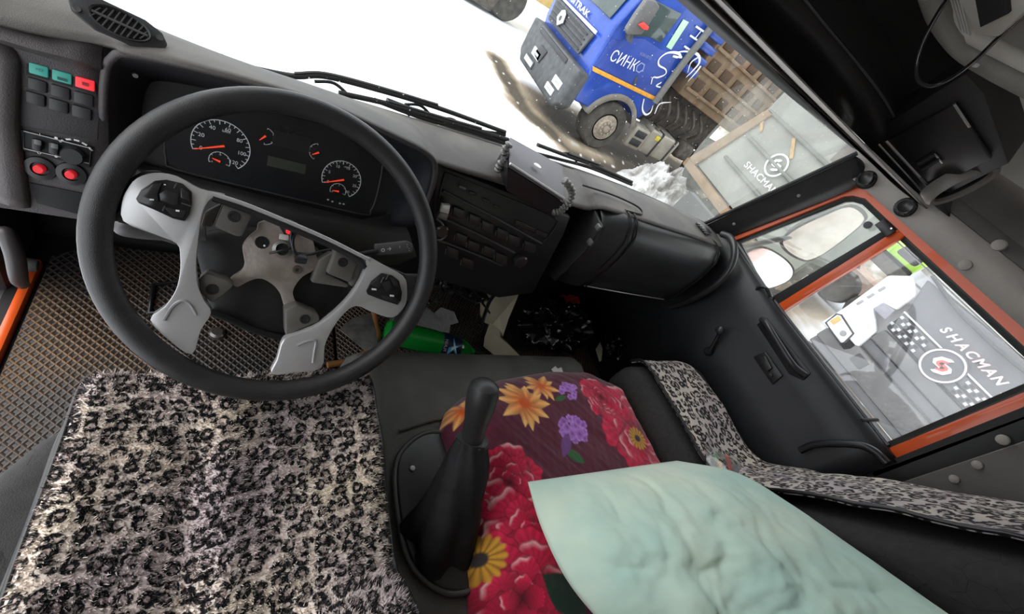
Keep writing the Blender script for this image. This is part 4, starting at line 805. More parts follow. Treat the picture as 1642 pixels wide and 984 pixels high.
# ---- instrument binnacle
CN = Vector((0, -1, 0.4)).normalized(); CO = Vector((0, 0.27, 0.655))
def cp(px, py, o=0.0): return onp(px, py, CN, CO + CN * o)
lip = [(166, 240), (166, 170), (170, 115), (180, 94), (205, 86), (300, 105), (420, 136), (530, 170), (640, 222), (684, 245), (698, 268), (690, 310), (668, 360)]
def lipp(px, py):
    for a in (0.2,): return at(px, py, 'Y', 0.235)
L0 = smoothpath([lipp(*q) for q in lip], 4)
L1 = smoothpath([cp(*q, -0.004) for q in ((230, 275), (225, 225), (226, 170), (235, 140), (255, 128), (330, 140), (425, 165), (520, 192), (600, 226), (630, 250), (638, 275), (628, 320), (612, 362))], 4)
loft('binnacle_wall', [L0, [a.lerp(b, 0.15) + Vector((0, 0.0, -0.006)) for a, b in zip(L0, L1)], L1], M('binnacle_dark', (0.018, 0.019, 0.024), 0.45, var=0.1), db, thick=0.004, smooth=60)
tube('binnacle_lip', L0, 0.006, DASH, db, 8, k=1)
lathe('binnacle_screw', at(217, 120, 'Y', 0.262), (0.2, -1, 0), [(0.004, 0), (0.0035, 0.003), (0, 0.003)], M('screw_grey', (0, 0, 0)), db, 10)
ic = prism('instrument_cluster', [cp(*q, -0.003) for q in ((226, 262), (222, 140), (260, 120), (430, 160), (610, 225), (645, 260), (640, 330), (618, 368))], -CN * 0.01, M('cluster_black', (0.012, 0.012, 0.013), 0.4), db, 0.0)
lens = [(266, 255), (266, 215), (284, 192), (320, 178), (430, 178), (540, 205), (606, 240), (614, 262), (604, 315), (594, 338), (580, 343), (430, 308), (285, 272)]
tube('lens_border', [cp(*q, 0.001) for q in lens], 0.0016, M('lens_edge', (0.06, 0.06, 0.06), 0.3), ic, 6, closed=True, k=3)
prism('gauge_face', [cp(*q, 0.0) for q in lens], CN * 0.0008, M('gauge_black', (0.014, 0.0145, 0.016), 0.25), ic, 0)
UM = M('dial_white', (0.75, 0.77, 0.8), 0.5); NED = emit('needle_red', (0.8, 0.06, 0.02), 0.25)
ux = Vector((1, 0, 0)); uz = Vector((0, 0.371, 0.928))
def dial(cx, cy, rx, a0, a1, ticks, labels, nang, nlen, lw=0.0009, nm='dial'):
    c = cp(cx, cy, 0.001); r = rx
    pt = lambda a, q, o=0: c + (ux * math.cos(math.radians(a)) + uz * math.sin(math.radians(a))) * q + CN * o
    tube('dial_ring', [pt(a, r) for a in np.linspace(a0, a1, 40)], lw, UM, ic, 5, k=1)
    for i in range(ticks + 1):
        a = a0 + (a1 - a0) * i / ticks; ln = 0.16 if i % 2 == 0 else 0.09
        tube('tick', [pt(a, r), pt(a, r * (1 - ln))], lw * 0.9, UM, ic, 4, k=1)
    for i, s in enumerate(labels):
        if s:
            a = a0 + (a1 - a0) * i / (len(labels) - 1); text('numeral', s, pt(a, r * 0.72), ux, uz, r * 0.15, UM, ic, 0.0005)
    if nlen:
        b = pt(nang, nlen, 0.003); tip = pt(nang, nlen, 0.003); p0 = pt(nang + 180, nlen * 0.12, 0.003)
        sd_ = (tip - p0).normalized().cross(CN) * 0.0012
        prism('needle', [p0 + sd_ * 1.5, tip + sd_ * 0.5, tip - sd_ * 0.5, p0 - sd_ * 1.5], CN * 0.001, NED, ic, 0)
    return pt
dial(355, 234, 0.0465, 203, -50, 24, ('0', '20', '40', '60', '80', '100', '120'), 203, 0.044)
text('unit_lettering', 'km/h', cp(363, 211, 0.001), ux, uz, 0.0045, UM, ic, 0.0005)
dial(352, 258, 0.017, 200, -20, 8, ('0', '10', '16'), 165, 0.012, 0.0006)
dial(548, 288, 0.0405, 203, -56, 24, ('0', '5', '10', '15', '20', '25', '30'), 203, 0.037)
text('unit_lettering', 'r/min', cp(556, 268, 0.001), ux, uz, 0.004, UM, ic, 0.0005)
dial(542, 306, 0.0165, 200, -20, 8, ('0', '8', '16'), 185, 0.012, 0.0006)
dial(425, 218, 0.016, 80, -90, 6, (), 230, 0.013, 0.0006)
dial(510, 244, 0.017, 100, 250, 6, (), 215, 0.013, 0.0006)
prism('display', [cp(430, 249, 0.001), cp(491, 264, 0.001), cp(489, 279, 0.001), cp(428, 265, 0.001)], CN * 0.001, M('lcd_olive', (0.055, 0.06, 0.045), 0.3), ic, 0)
prism('icon_window', [cp(440, 208, 0.001), cp(500, 222, 0.001), cp(495, 246, 0.001), cp(436, 232, 0.001)], CN * 0.0008, M('icon_dark', (0.02, 0.018, 0.018), 0.3), ic, 0)
for px, py in ((526, 320), (533, 323), (545, 326), (551, 327)): box('cluster_light', cp(px, py, 0.0015), (0.004, 0.001, 0.003), UM, ic, bevel=0)
# knee panel below the gauges, going down to the column
kn = [[cp(226, 262, 0.004), cp(285, 278, 0.008), cp(430, 316, 0.008), cp(580, 352, 0.008), cp(640, 340, 0.004)],
      [cp(215, 285, 0.02), cp(285, 298, 0.022), cp(430, 334, 0.022), cp(585, 372, 0.022), cp(655, 372, 0.012)],
      [cp(205, 330, 0.02), cp(285, 345, 0.02), cp(430, 375, 0.02), cp(590, 410, 0.02), cp(668, 410, 0.012)],
      [Vector((-0.26, 0.26, 0.50)), Vector((-0.15, 0.26, 0.47)), Vector((0, 0.26, 0.45)), Vector((0.15, 0.26, 0.47)), Vector((0.3, 0.28, 0.5))],
      [Vector((-0.26, 0.5, 0.44)), Vector((-0.15, 0.5, 0.44)), Vector((0, 0.5, 0.42)), Vector((0.15, 0.5, 0.44)), Vector((0.3, 0.5, 0.44))]]
loft('knee_panel', kn, M('knee_dark', (0.03, 0.029, 0.029), 0.55, bump=0.2, bs=500), db, thick=0.005, smooth=60)
# ---- centre stack
SN = Vector((0, -1, 0.12)).normalized(); SO = Vector((0.5, 0.305, 0.8))
def st(px, py, o=0.0): return onp(px, py, SN, SO + SN * o)
prism('centre_stack', [st(700, 262), st(712, 268), st(915, 348), st(905, 375), st(855, 470), st(800, 478), st(690, 445), st(694, 330)], Vector((0, 0.12, 0)), M('stack_black', (0.02, 0.02, 0.021), 0.4, var=0.2), db, 0.006)
tube('stack_border', [st(714, 276, 0.002), st(880, 345, 0.002), st(892, 362, 0.002), st(868, 392, 0.002)], 0.0025, M('knee_dark', (0, 0, 0)), db, 6)
tube('stack_border', [st(714, 276, 0.002), st(706, 305, 0.002), st(700, 345, 0.002)], 0.0025, M('knee_dark', (0, 0, 0)), db, 6)
cs = crop(680, 260, 4.471)
for a, b in (((135, 205), (840, 580)), ((160, 410), (650, 650)), ((110, 560), (560, 740))):
    tube('stack_rail', [st(*cs(*a), 0.003), st(*cs((a[0] + b[0]) / 2, (a[1] + b[1]) / 2 - 6), 0.004), st(*cs(*b), 0.003)], 0.0035, M('rail_dark', (0.06, 0.06, 0.061), 0.4), db, 8)
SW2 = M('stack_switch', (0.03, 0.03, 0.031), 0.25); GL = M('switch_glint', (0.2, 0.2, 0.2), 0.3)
for (x_, y_) in ((245, 355), (360, 405), (450, 455), (560, 508), (640, 550), (755, 600), (265, 540), (350, 595), (465, 635), (550, 685), (200, 640), (310, 720)):
    sk = prism('stack_switch', [st(*cs(x_ + a, y_ + b), 0.003) for a, b in ((-38, -48), (42, -18), (38, 50), (-46, 20))], SN * 0.008, SW2, db, 0.002)
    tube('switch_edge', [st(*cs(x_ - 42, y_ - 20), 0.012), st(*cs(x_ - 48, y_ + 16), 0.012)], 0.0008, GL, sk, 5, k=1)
for (x_, y_) in ((275, 178), (350, 220), (440, 268), (520, 315)):
    prism('stack_key', [st(*cs(x_ + a, y_ + b), 0.002) for a, b in ((-26, -18), (26, 0), (22, 16), (-28, -2))], SN * 0.004, GL if x_ < 300 else SW2, db, 0.001)
for (x_, y_) in ((700, 440), (760, 470), (845, 510)):
    prism('stack_key', [st(*cs(x_ + a, y_ + b), 0.002) for a, b in ((-45, -35), (38, 0), (30, 35), (-48, 0))], SN * 0.005, SW2, db, 0.002)
lathe('heater_knob', st(*cs(685, 700), 0.003), SN, [(0.024, 0), (0.023, 0.012), (0.018, 0.016), (0, 0.016)], SW2, db, 20)
lathe('heater_knob', st(*cs(120, 480), 0.003), SN, [(0.02, 0), (0.019, 0.012), (0.015, 0.016), (0, 0.016)], SW2, db, 20)
# key / lighter on the left of the stack
kz = thing('silver_plug', 'bright silver socket plug beside the steering wheel rim', 'plug', st(710, 345))
prism('plug_face', [st(707, 324, 0.018), st(721, 326, 0.018), st(718, 340, 0.018), st(704, 336, 0.018)], SN * 0.01, M('plug_silver', (0.8, 0.8, 0.76), 0.3, metal=0.3), kz, 0.002)
prism('plug_body', [st(704, 336, 0.016), st(718, 340, 0.016), st(714, 350, 0.016), st(698, 345, 0.016)], SN * 0.012, M('plug_grey', (0.2, 0.2, 0.2), 0.35, metal=0.5), kz, 0.002)
tube('plug_ring', [st(700, 350, 0.005), st(710, 360, 0.01), st(716, 375, 0.01), st(708, 384, 0.008), st(700, 384, 0.004)], 0.003, M('plug_grey', (0, 0, 0)), kz, 8)
# ---- glovebox bulge
gl = [(905, 358), (1000, 347), (1075, 356), (1150, 390)]
def gb(t, yy, zz): return None
grow = []
for x_ in (0.855, 0.87, 0.93, 1.02, 1.2, 1.38, 1.49, 1.52):
    e = 0.0 if 0.87 < x_ < 1.5 else 0.02
    lean = 0.0
    grow.append([Vector((x_, 0.335, 0.836 - e)), Vector((x_, 0.305 + e, 0.84 - e)), Vector((x_, 0.272 + e, 0.826 - e)), Vector((x_, 0.25 + e, 0.79)), Vector((x_, 0.243 + e, 0.72)), Vector((x_, 0.25 + e, 0.62)), Vector((x_, 0.268 + e, 0.54)), Vector((x_, 0.30 + e, 0.515)), Vector((x_, 0.45, 0.50))])
loft('glovebox', grow, M('glovebox_black', (0.024, 0.025, 0.027), 0.38, var=0.12, vs=8, bump=0.08, bs=400), db, thick=0.005, smooth=60)
def gsec(x_, o=0.003): return [Vector((x_, y, z)) for y, z in ((0.335, 0.84 + o), (0.305, 0.843 + o), (0.27 - o, 0.828), (0.248 - o, 0.79), (0.241 - o, 0.72), (0.248 - o, 0.62), (0.265 - o, 0.545))]
for x_ in (0.955, 0.985): tube('lid_seam', gsec(x_), 0.0035, BLKS, db, 6)
tube('lid_seam', gsec(1.475), 0.003, BLKS, db, 6)
tube('lid_edge', [Vector((0.98, 0.262, 0.548)), Vector((1.2, 0.258, 0.548)), Vector((1.46, 0.264, 0.542))], 0.0022, M('edge_bright', (0.35, 0.35, 0.35), 0.3, metal=0.3), db, 6)
lathe('lid_lock', Vector((1.2, 0.247, 0.75)), (0, -1, 0.2), [(0.012, 0), (0.011, 0.003), (0.006, 0.002), (0, 0.002)], BLKS, db, 16)
# end bracket of the glovebox
prism('side_bracket', [Vector((0.855, 0.27, 0.80)), Vector((0.855, 0.255, 0.70)), Vector((0.855, 0.27, 0.54)), Vector((0.855, 0.4, 0.5)), Vector((0.855, 0.4, 0.82))], (-0.012, 0, 0), M('bracket_black', (0.02, 0.02, 0.02), 0.35), db, 0.003)
for z_, y_ in ((0.79, 0.275), (0.74, 0.26)): box('bracket_clip', (0.842, y_, z_), (0.012, 0.02, 0.018), M('plug_grey', (0, 0, 0)), db, bevel=0.003)
# deck details
tube('deck_seam', [Vector((0.80, 0.40, 0.842)), Vector((0.92, 0.385, 0.852)), Vector((1.02, 0.36, 0.855)), Vector((1.03, 0.33, 0.85)), Vector((0.95, 0.322, 0.848))], 0.003, BLKS, db, 6)
pv = prism('defrost_vent', [at(1115, 357, 'Z', 0.846), at(1124, 357, 'Z', 0.846), at(1140, 375, 'Z', 0.846), at(1131, 377, 'Z', 0.846)], (0, 0, 0.006), BLKS, db, 0.002)
for i in range(5): box('vent_slat', at(1119 + 3.6 * i, 359 + 3.7 * i, 'Z', 0.853), (0.03, 0.004, 0.004), M('slat_grey', (0, 0, 0)), pv, bevel=0.001)

# ---- box on the dash with beaded cords
tb = thing('dash_box', 'flat black box with small white oval badge on the centre of the dash', 'box', at(860, 300, 'Y', 0.36))
TT = [at(818, 219, 'Y', 0.40), at(903, 266, 'Y', 0.41), at(905, 318, 'Y', 0.285), at(818, 262, 'Y', 0.275)]
prism('lid', TT, Vector((0, -0.003, -0.01)), M('box_lid', (0.13, 0.122, 0.14), 0.5, var=0.1), tb, 0.003)
bott = [p + Vector((0, 0.0, -0.012)) for p in TT]
loft('case', [bott, [bott[0] + Vector((0, 0, -0.07)), bott[1] + Vector((0, 0, -0.07)), at(890, 350, 'Y', 0.29), at(812, 305, 'Y', 0.28)]], BLKS, tb, closed=True, capends=True)
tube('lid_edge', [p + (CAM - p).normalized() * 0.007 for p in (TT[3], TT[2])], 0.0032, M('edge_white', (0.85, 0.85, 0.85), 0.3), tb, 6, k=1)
tn = (TT[1] - TT[0]).cross(TT[3] - TT[0]).normalized(); tn = tn if tn.dot(CAM - TT[0]) > 0 else -tn
bc_ = onp(862, 266, tn, TT[0] + tn * 0.001)
lathe('oval_badge', bc_, tn, [(0.009, 0), (0.008, 0.002), (0, 0.002)], M('badge_white', (0.85, 0.85, 0.85), 0.4), tb, 20, sx=1.5, u=(TT[1] - TT[0]))
for nm, pix, lab in (('left', [(816, 232), (808, 244), (812, 254), (803, 262), (799, 272)], 'braided grey cord on the steering wheel side of the dash box'), ('right', [(906, 290), (914, 300), (917, 310), (914, 322), (906, 332), (898, 338), (888, 340)], 'coiled grey cord on the passenger side of the dash box')):
    t = thing('beaded_cord', lab, 'cord', at(*pix[2], 'Y', 0.36))
    pts = smoothpath([at(x, y, 'Y', 0.285 if nm == 'right' else 0.33) for x, y in pix], 2)
    for i, p in enumerate(pts):
        tg_ = (pts[min(i + 1, len(pts) - 1)] - pts[max(i - 1, 0)]).normalized()
        lathe('bead', p, tg_, [(0.003, -0.0055), (0.0085, -0.0045), (0.0115, 0), (0.0085, 0.0045), (0.003, 0.0055)], M('cord_grey', (0.17, 0.165, 0.16), 0.35, var=0.5, vs=200), t, 10)
# ---- wipers outside the glass
def wiper(lab, blade, arm, off=0.05):
    t = thing('wiper', lab, 'wiper', at(*blade[0], 'Y', 0.5))
    yb = lambda x: ybase(x) + off
    def w_(px, py):
        p = at(px, py, 'Y', 0.55)
        return at(px, py, 'Y', yb(p.x) + 0.0)
    tube('blade', [w_(*q) for q in blade], 0.0065, RUB, t, 8)
    tube('blade_back', [w_(x + 2, y - 4) for x, y in blade[1:-1]] or [w_(*blade[0]), w_(*blade[-1])], 0.004, BLKS, t, 6)
    tube('arm', [w_(*q) for q in arm], 0.006, BLKS, t, 8)
    for i in range(1, 3):
        q = blade[0]; r = blade[-1]; a = w_(q[0] + (r[0] - q[0]) * i / 3, q[1] + (r[1] - q[1]) * i / 3); tube('yoke', [a + Vector((-0.04, 0, 0.002)), a + Vector((0, 0.004, 0.012)), a + Vector((0.04, 0, -0.004))], 0.004, RUB, t, 6)
wiper('wiper blade starting behind the top of the steering wheel', [(396, 108), (470, 122), (520, 122), (600, 142), (700, 172), (810, 212)], [(810, 216), (760, 208), (690, 186), (620, 160)])
wiper('short snowy wiper blade just above the dash centre', [(543, 149), (620, 166), (700, 190), (770, 210), (815, 224)], [(815, 230), (740, 206), (680, 190), (600, 160)], 0.04)
wiper('long wiper blade passing behind the black dash box', [(862, 232), (910, 250), (960, 268), (1013, 292)], [(1013, 296), (950, 270), (900, 256), (860, 246)])
wiper('wiper blade lying near the passenger end of the windscreen', [(975, 312), (1020, 322), (1060, 340), (1090, 352)], [(1090, 355), (1050, 335), (990, 300), (905, 282)], 0.03)
tag(tube('washer_hose', [at(x, y, 'Y', 0.56) for x, y in ((700, 212), (722, 203), (750, 216), (770, 222), (790, 228), (815, 240))], 0.013, M('hose_grey', (0.12, 0.12, 0.12), 0.5), None, 10), 'grey curved washer hose lying outside the windscreen base', 'hose')

# ================================================================== steering wheel
WC = Vector((0, 0, 0.75)); WN = Vector((-0.01242, 0.78889, -0.61441)).normalized()
wu = (Vector((1, 0, 0)) - WN * WN.x).normalized(); wv = wu.cross(WN) * -1
if wv.z < 0: wv = -wv
def wp(px, py, d=0.0): return onp(px, py, WN, WC - WN * d)
RIMW = M('rim_leather', (0.022, 0.022, 0.023), 0.4, var=0.15, vs=40, bump=0.22, bs=900)
SPK = M('silver_bezel', (0.62, 0.62, 0.63), 0.27, metal=0.6, var=0.04, vs=6)
sw = thing('steering_wheel', 'black leather steering wheel with silver spokes and its airbag removed', 'steering wheel', WC)
N_ = 96; rp_ = [WC + (wu * math.cos(2 * math.pi * i / N_) + wv * math.sin(2 * math.pi * i / N_)) * 0.235 for i in range(N_)]
V, Fs = tube_geo(rp_, 0.0172, 20, True, up=None)
# use a stable frame: rebuild the torus
V = []; Fs = []; n2 = 20
for i in range(N_):
    a = 2 * math.pi * i / N_; rd = wu * math.cos(a) + wv * math.sin(a)
    for j in range(n2):
        b = 2 * math.pi * j / n2; V.append(WC + rd * (0.235 + 0.0175 * math.cos(b)) + WN * (0.0175 * math.sin(b)))
for i in range(N_):
    for j in range(n2): Fs.append((i * n2 + j, ((i + 1) % N_) * n2 + j, ((i + 1) % N_) * n2 + (j + 1) % n2, i * n2 + (j + 1) % n2))
mesh('rim', V, Fs, RIMW, sw, 60)
cw = crop(120, 240, 2.343); ch_ = crop(300, 300, 3.784)
def W3(x, y, d=0.0): return wp(*cw(x, y), d)
def W8(x, y, d=0.0): return wp(*ch_(x, y), d)
def sm2(pts, k=3):
    P = smoothpath([(x, y, 0) for x, y in pts], k, True); return [(p.x, p.y) for p in P]
# silver bezels: each side one pressed piece running into the lower spoke
lb = [(178, 190), (195, 150), (230, 108), (300, 86), (380, 98), (470, 146), (552, 163), (560, 172), (515, 182), (488, 215), (472, 270), (462, 350), (455, 430), (462, 510), (485, 565), (512, 612), (472, 680), (440, 768), (362, 722), (283, 640), (340, 588), (378, 530), (394, 470), (396, 400), (382, 352), (300, 318), (182, 268)]
prism('spoke', [W3(x, y, 0.0) for x, y in sm2(lb, 3)], WN * 0.022, SPK, sw, 0.004, 2)
rbz = [(1098, 402), (1160, 432), (1235, 474), (1250, 520), (1243, 585), (1195, 632), (1120, 612), (1055, 588), (1000, 630), (960, 690), (940, 740), (926, 822), (830, 838), (738, 846), (760, 790), (786, 712), (850, 686), (925, 652), (1000, 590), (1058, 520), (1092, 450)]
prism('spoke', [W3(x, y, 0.0) for x, y in sm2(rbz, 3)], WN * 0.022, SPK, sw, 0.004, 2)
tube('spoke_crease', [W3(x, y, 0.001) for x, y in ((335, 640), (365, 590), (400, 568), (430, 580), (455, 620))], 0.0022, M('crease_grey', (0.36, 0.36, 0.37), 0.4, metal=0.3), sw, 6)
tube('spoke_crease', [W3(x, y, 0.001) for x, y in ((835, 735), (870, 720), (905, 718), (900, 760), (895, 800))], 0.0022, M('crease_grey', (0, 0, 0)), sw, 6)
tube('bezel_bridge', [W3(x, y, 0.0) for x, y in ((520, 166), (640, 205), (800, 270), (950, 335), (1060, 390), (1105, 412))], 0.0035, SPK, sw, 8)
tube('bridge_backing', [W3(x, y, -0.006) for x, y in ((520, 176), (640, 218), (800, 284), (950, 350), (1050, 400), (1090, 440))], 0.007, BLKS, sw, 8)
# spoke roots joining the rim
prism('rim_root', [W3(x, y, -0.004) for x, y in ((120, 200), (180, 120), (260, 75), (330, 78), (200, 150), (178, 270), (130, 270))], WN * 0.018, RIMW, sw, 0.006, 3)
prism('rim_root', [W3(x, y, -0.004) for x, y in ((1180, 440), (1250, 470), (1300, 470), (1320, 520), (1290, 610), (1230, 660), (1190, 640), (1245, 585), (1250, 520), (1235, 474))], WN * 0.018, RIMW, sw, 0.006, 3)
# button pods
PB = M('button_gloss', (0.012, 0.012, 0.013), 0.15, var=0.1); PBM = M('button_mark', (0.8, 0.8, 0.8), 0.4)
def pod(nm, pts, keys, marks, bar):
    o = prism(nm, [W3(x, y, 0.001) for x, y in pts], -WN * 0.004, PB, sw, 0.0015)
    for k in keys: prism('button', [W3(x, y, 0.005) for x, y in k], -WN * 0.0025, M('button_soft', (0.02, 0.02, 0.021), 0.25), o, 0.001)
    for (x, y, w_, h_) in marks: prism('button_mark', [W3(x + a * w_, y + b * h_, 0.0082) for a, b in ((-1, -1), (1, -0.6), (1, 1), (-1, 0.6))], -WN * 0.0003, PBM, o, 0)
    for b in bar: tube('button_groove', [W3(*q, 0.0078) for q in b], 0.0009, M('groove', (0.06, 0.06, 0.06), 0.3), o, 5, k=1)
pod('button_pod', [(230, 184), (250, 150), (300, 116), (345, 112), (405, 126), (440, 158), (441, 200), (432, 240), (414, 268), (370, 258), (310, 230), (240, 200)],
    [[(318, 165), (345, 150), (392, 165), (388, 205), (370, 208), (322, 190)], [(252, 175), (290, 130), (330, 122), (312, 165), (315, 195)], [(398, 140), (430, 160), (432, 195), (398, 180)], [(330, 212), (372, 222), (420, 226), (408, 258), (370, 250)]],
    [(289, 187, 8, 3), (386, 229, 7, 4), (338, 131, 4, 2)], [[(383, 126), (373, 146)], [(338, 212), (330, 230)], [(400, 200), (436, 212)]])
pod('button_pod', [(1093, 528), (1112, 492), (1150, 462), (1190, 470), (1216, 490), (1228, 535), (1224, 565), (1212, 582), (1150, 562), (1098, 542)],
    [[(1110, 505), (1145, 475), (1160, 490), (1140, 520)], [(1150, 500), (1180, 490), (1195, 520), (1170, 535)], [(1180, 475), (1210, 495), (1220, 520), (1195, 508)], [(1150, 545), (1210, 555), (1208, 575), (1155, 560)]],
    [(1124, 524, 9, 4), (1191, 548, 8, 4)], [[(1160, 478), (1150, 500)], [(1178, 470), (1168, 488)]])
# hub spider
HUB = M('hub_cast_metal', (0.3, 0.255, 0.225), 0.45, metal=0.5, col2=(0.52, 0.46, 0.42), vs=22, bump=0.2, bs=120)
hp = [(345, 430), (338, 360), (375, 305), (425, 262), (438, 218), (520, 196), (610, 195), (700, 238), (758, 308), (786, 420), (802, 440), (772, 500), (702, 542), (655, 600), (642, 650), (662, 716), (600, 738), (572, 660), (532, 602), (472, 562), (420, 556), (365, 575), (300, 606), (262, 562), (330, 512), (350, 470)]
hub = prism('hub_spider', [W8(x, y, -0.045) for x, y in sm2(hp, 3)], WN * 0.02, HUB, sw, 0.004, 2)
lathe('hub_nut', W8(578, 375, -0.045), -WN, [(0.0155, 0), (0.0155, 0.004), (0.0105, 0.006), (0.01, 0.001), (0, 0.001)], M('nut_steel', (0.3, 0.29, 0.28), 0.35, metal=0.7), hub, 24)
lathe('hub_bore', W8(578, 375, -0.0435), -WN, [(0.0098, 0), (0.0095, 0.0006), (0, 0.0006)], GAP, hub, 18)
lathe('hub_bolt', W8(668, 500, -0.045), -WN, [(0.008, 0), (0.007, 0.004), (0.0035, 0.004), (0.003, 0.001), (0, 0.001)], M('bolt_brown', (0.12, 0.1, 0.08), 0.5, metal=0.5), hub, 14)
lathe('hub_socket', W8(455, 335, -0.046), -WN, [(0.011, 0), (0.01, 0.003), (0, 0.003)], GAP, hub, 12)
prism('hub_pocket', [W8(x, y, -0.044) for x, y in ((560, 240), (600, 205), (650, 225), (690, 270), (640, 300), (590, 290))], -WN * 0.004, GAP, hub, 0.001)
prism('white_connector', [W8(x, y, -0.038) for x, y in ((560, 282), (615, 290), (612, 322), (556, 312))], -WN * 0.008, M('connector_white', (0.6, 0.58, 0.55), 0.5), hub, 0.001)
lathe('red_clip', W8(617, 268, -0.036), -WN, [(0.005, 0), (0.005, 0.004), (0, 0.004)], REDL, hub, 10)
tube('wire', [W8(650, 230, -0.034), W8(630, 300, -0.03), W8(640, 360, -0.03), W8(680, 410, -0.032), W8(760, 405, -0.036), W8(840, 382, -0.04), W8(960, 375, -0.05)], 0.0024, BLKS, hub, 8)
tube('wire', [W8(500, 400, -0.036), W8(560, 388, -0.03), W8(620, 372, -0.034), W8(640, 340, -0.036)], 0.002, BLKS, hub, 8)
tube('wire', [W8(660, 270, -0.036), W8(640, 320, -0.03), W8(650, 390, -0.03), W8(690, 440, -0.034)], 0.003, BLKS, hub, 8)
box('wire_joint', W8(690, 430, -0.034), (0.02, 0.018, 0.014), BLKS, hub, bevel=0.004)
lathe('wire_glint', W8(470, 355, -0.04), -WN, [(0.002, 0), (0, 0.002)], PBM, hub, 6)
# airbag brackets
BRK = M('bracket_grey', (0.1, 0.094, 0.084), 0.5, var=0.15, vs=10)
def bracket(face, skirt, hole, d=-0.012):
    o = prism('airbag_bracket', [W8(x, y, d) for x, y in face], WN * 0.045, BRK, sw, 0.004, 2)
    if skirt: prism('bracket_skirt', [W8(x, y, d - 0.012) for x, y in skirt], WN * 0.03, BRK, o, 0.004)
    lathe('bracket_hole', W8(*hole, d + 0.0003), -WN, [(0.0085, -0.001), (0.0085, 0.0006), (0.0055, 0.0008), (0.005, 0.0002), (0, 0.0002)], GAP, o, 16)
bracket([(228, 80), (378, 136), (396, 172), (335, 300), (300, 300), (160, 240)], [(105, 150), (215, 92), (150, 245), (80, 240)], (285, 178))
bracket([(905, 378), (1018, 425), (1036, 462), (990, 580), (850, 525)], [(1020, 440), (1062, 500), (1050, 550), (1010, 610), (980, 590)], (945, 456))
prism('bracket_side', [W8(x, y, -0.03) for x, y in ((900, 385), (850, 525), (985, 590), (975, 612), (755, 580), (800, 440))], WN * 0.03, BRK, sw, 0.004)
bracket([(118, 520), (240, 562), (285, 600), (230, 650), (150, 706), (78, 640), (70, 560)], None, (152, 620))
bracket([(668, 716), (800, 772), (806, 815), (700, 860), (600, 905), (596, 742)], [(600, 735), (665, 718), (640, 880), (598, 905)], (715, 800))
# ---- column shroud behind the wheel
col_ = thing('steering_column', 'black steering column shroud with two switch stalks behind the wheel', 'steering column', (0, 0.3, 0.3))
shp = [(62, 300), (340, 250), (700, 300), (960, 560), (990, 640), (850, 810), (600, 905), (380, 862), (150, 748), (80, 520)]
s0 = [W8(x, y, -0.075) for x, y in sm2(shp, 3)]; g0 = sum(s0, Vector()) / len(s0)
loft('shroud', [[g0 + (p - g0) * f + WN * h for p in s0] for f, h in ((0.02, 0.0), (0.9, 0.0), (0.99, 0.006), (1.0, 0.02), (0.85, 0.2), (0.6, 0.38))], M('shroud_black', (0.013, 0.013, 0.013), 0.55, var=0.2, vs=14), col_, closed=True, smooth=50)
tube('shroud_edge', [W8(x, y, -0.074) for x, y in ((140, 755), (280, 810), (420, 872), (590, 918))], 0.006, GAP, col_, 8)
tube('column_tube', [WC + WN * 0.12, WC + WN * 0.75], 0.045, GAP, col_, 16, k=1)
def on_st(px, py, o=0.0): return wp(px, py, -0.06 + o)
rs = tube('stalk', [on_st(540, 415), on_st(575, 408), on_st(606, 402)], 0.0055, BLKS, col_, 10)
prism('stalk_paddle', [on_st(601, 392, 0.004), on_st(655, 386, 0.004), on_st(663, 392, 0.004), on_st(662, 405, 0.004), on_st(604, 410, 0.004)], WN * 0.014, M('stalk_grey', (0.09, 0.09, 0.092), 0.4), rs, 0.004)
sx_ = (on_st(655, 392) - on_st(605, 398)).normalized(); sv_ = sx_.cross(WN).normalized(); sv_ = sv_ if sv_.z > 0 else -sv_
for s_, x_, y_ in (('o', 614, 400), ('→', 624, 399), ('ψ', 641, 396), (':', 653, 393), (':', 656, 399)):
    text('stalk_mark', s_, on_st(x_, y_, 0.0055), sx_, sv_, 0.007 if s_ != ':' else 0.006, PBM, rs, 0.0004)
ls_ = tube('stalk', [on_st(330, 372), on_st(260, 368), on_st(205, 362), on_st(186, 358)], [0.014, 0.017, 0.017, 0.012], M('stalk_taupe', (0.09, 0.085, 0.085), 0.45), col_, 12)
prism('stalk_slot', [on_st(188, 349, 0.02), on_st(212, 354, 0.02), on_st(208, 360, 0.02), on_st(190, 356, 0.02)], -WN * 0.002, GAP, ls_, 0.0)
# ---- driver footwell bits
pd = thing('rubber_pad', 'small square rubber pad on the driver side mat behind the wheel spoke', 'pad', at(275, 478, 'Z', 0.02))
PQ = [at(246, 458, 'Z', 0.03), at(292, 452, 'Z', 0.03), at(300, 500, 'Z', 0.03), at(240, 503, 'Z', 0.03)]
prism('pad_face', PQ, (0, 0, -0.012), HONEY, pd, 0.002)
tube('pad_frame', [p + Vector((0, 0, 0.004)) for p in PQ], 0.007, BLKS, pd, 8, closed=True, k=1)
lathe('bolt_head', at(348, 534, 'Z', 0.025), (0, 0, 1), [(0.02, -0.01), (0.02, 0.004), (0.014, 0.01), (0, 0.011)], M('floor_bolt', (0.2, 0.18, 0.17), 0.35, metal=0.7), None, 18)
tag(bpy.data.objects['bolt_head'], 'round steel bolt head in the mat between the silver spokes', 'bolt')
gj = thing('grab_bar', 'short dark grab bar beside the driver door sill', 'grab bar', at(20, 420, 'X', -0.5))
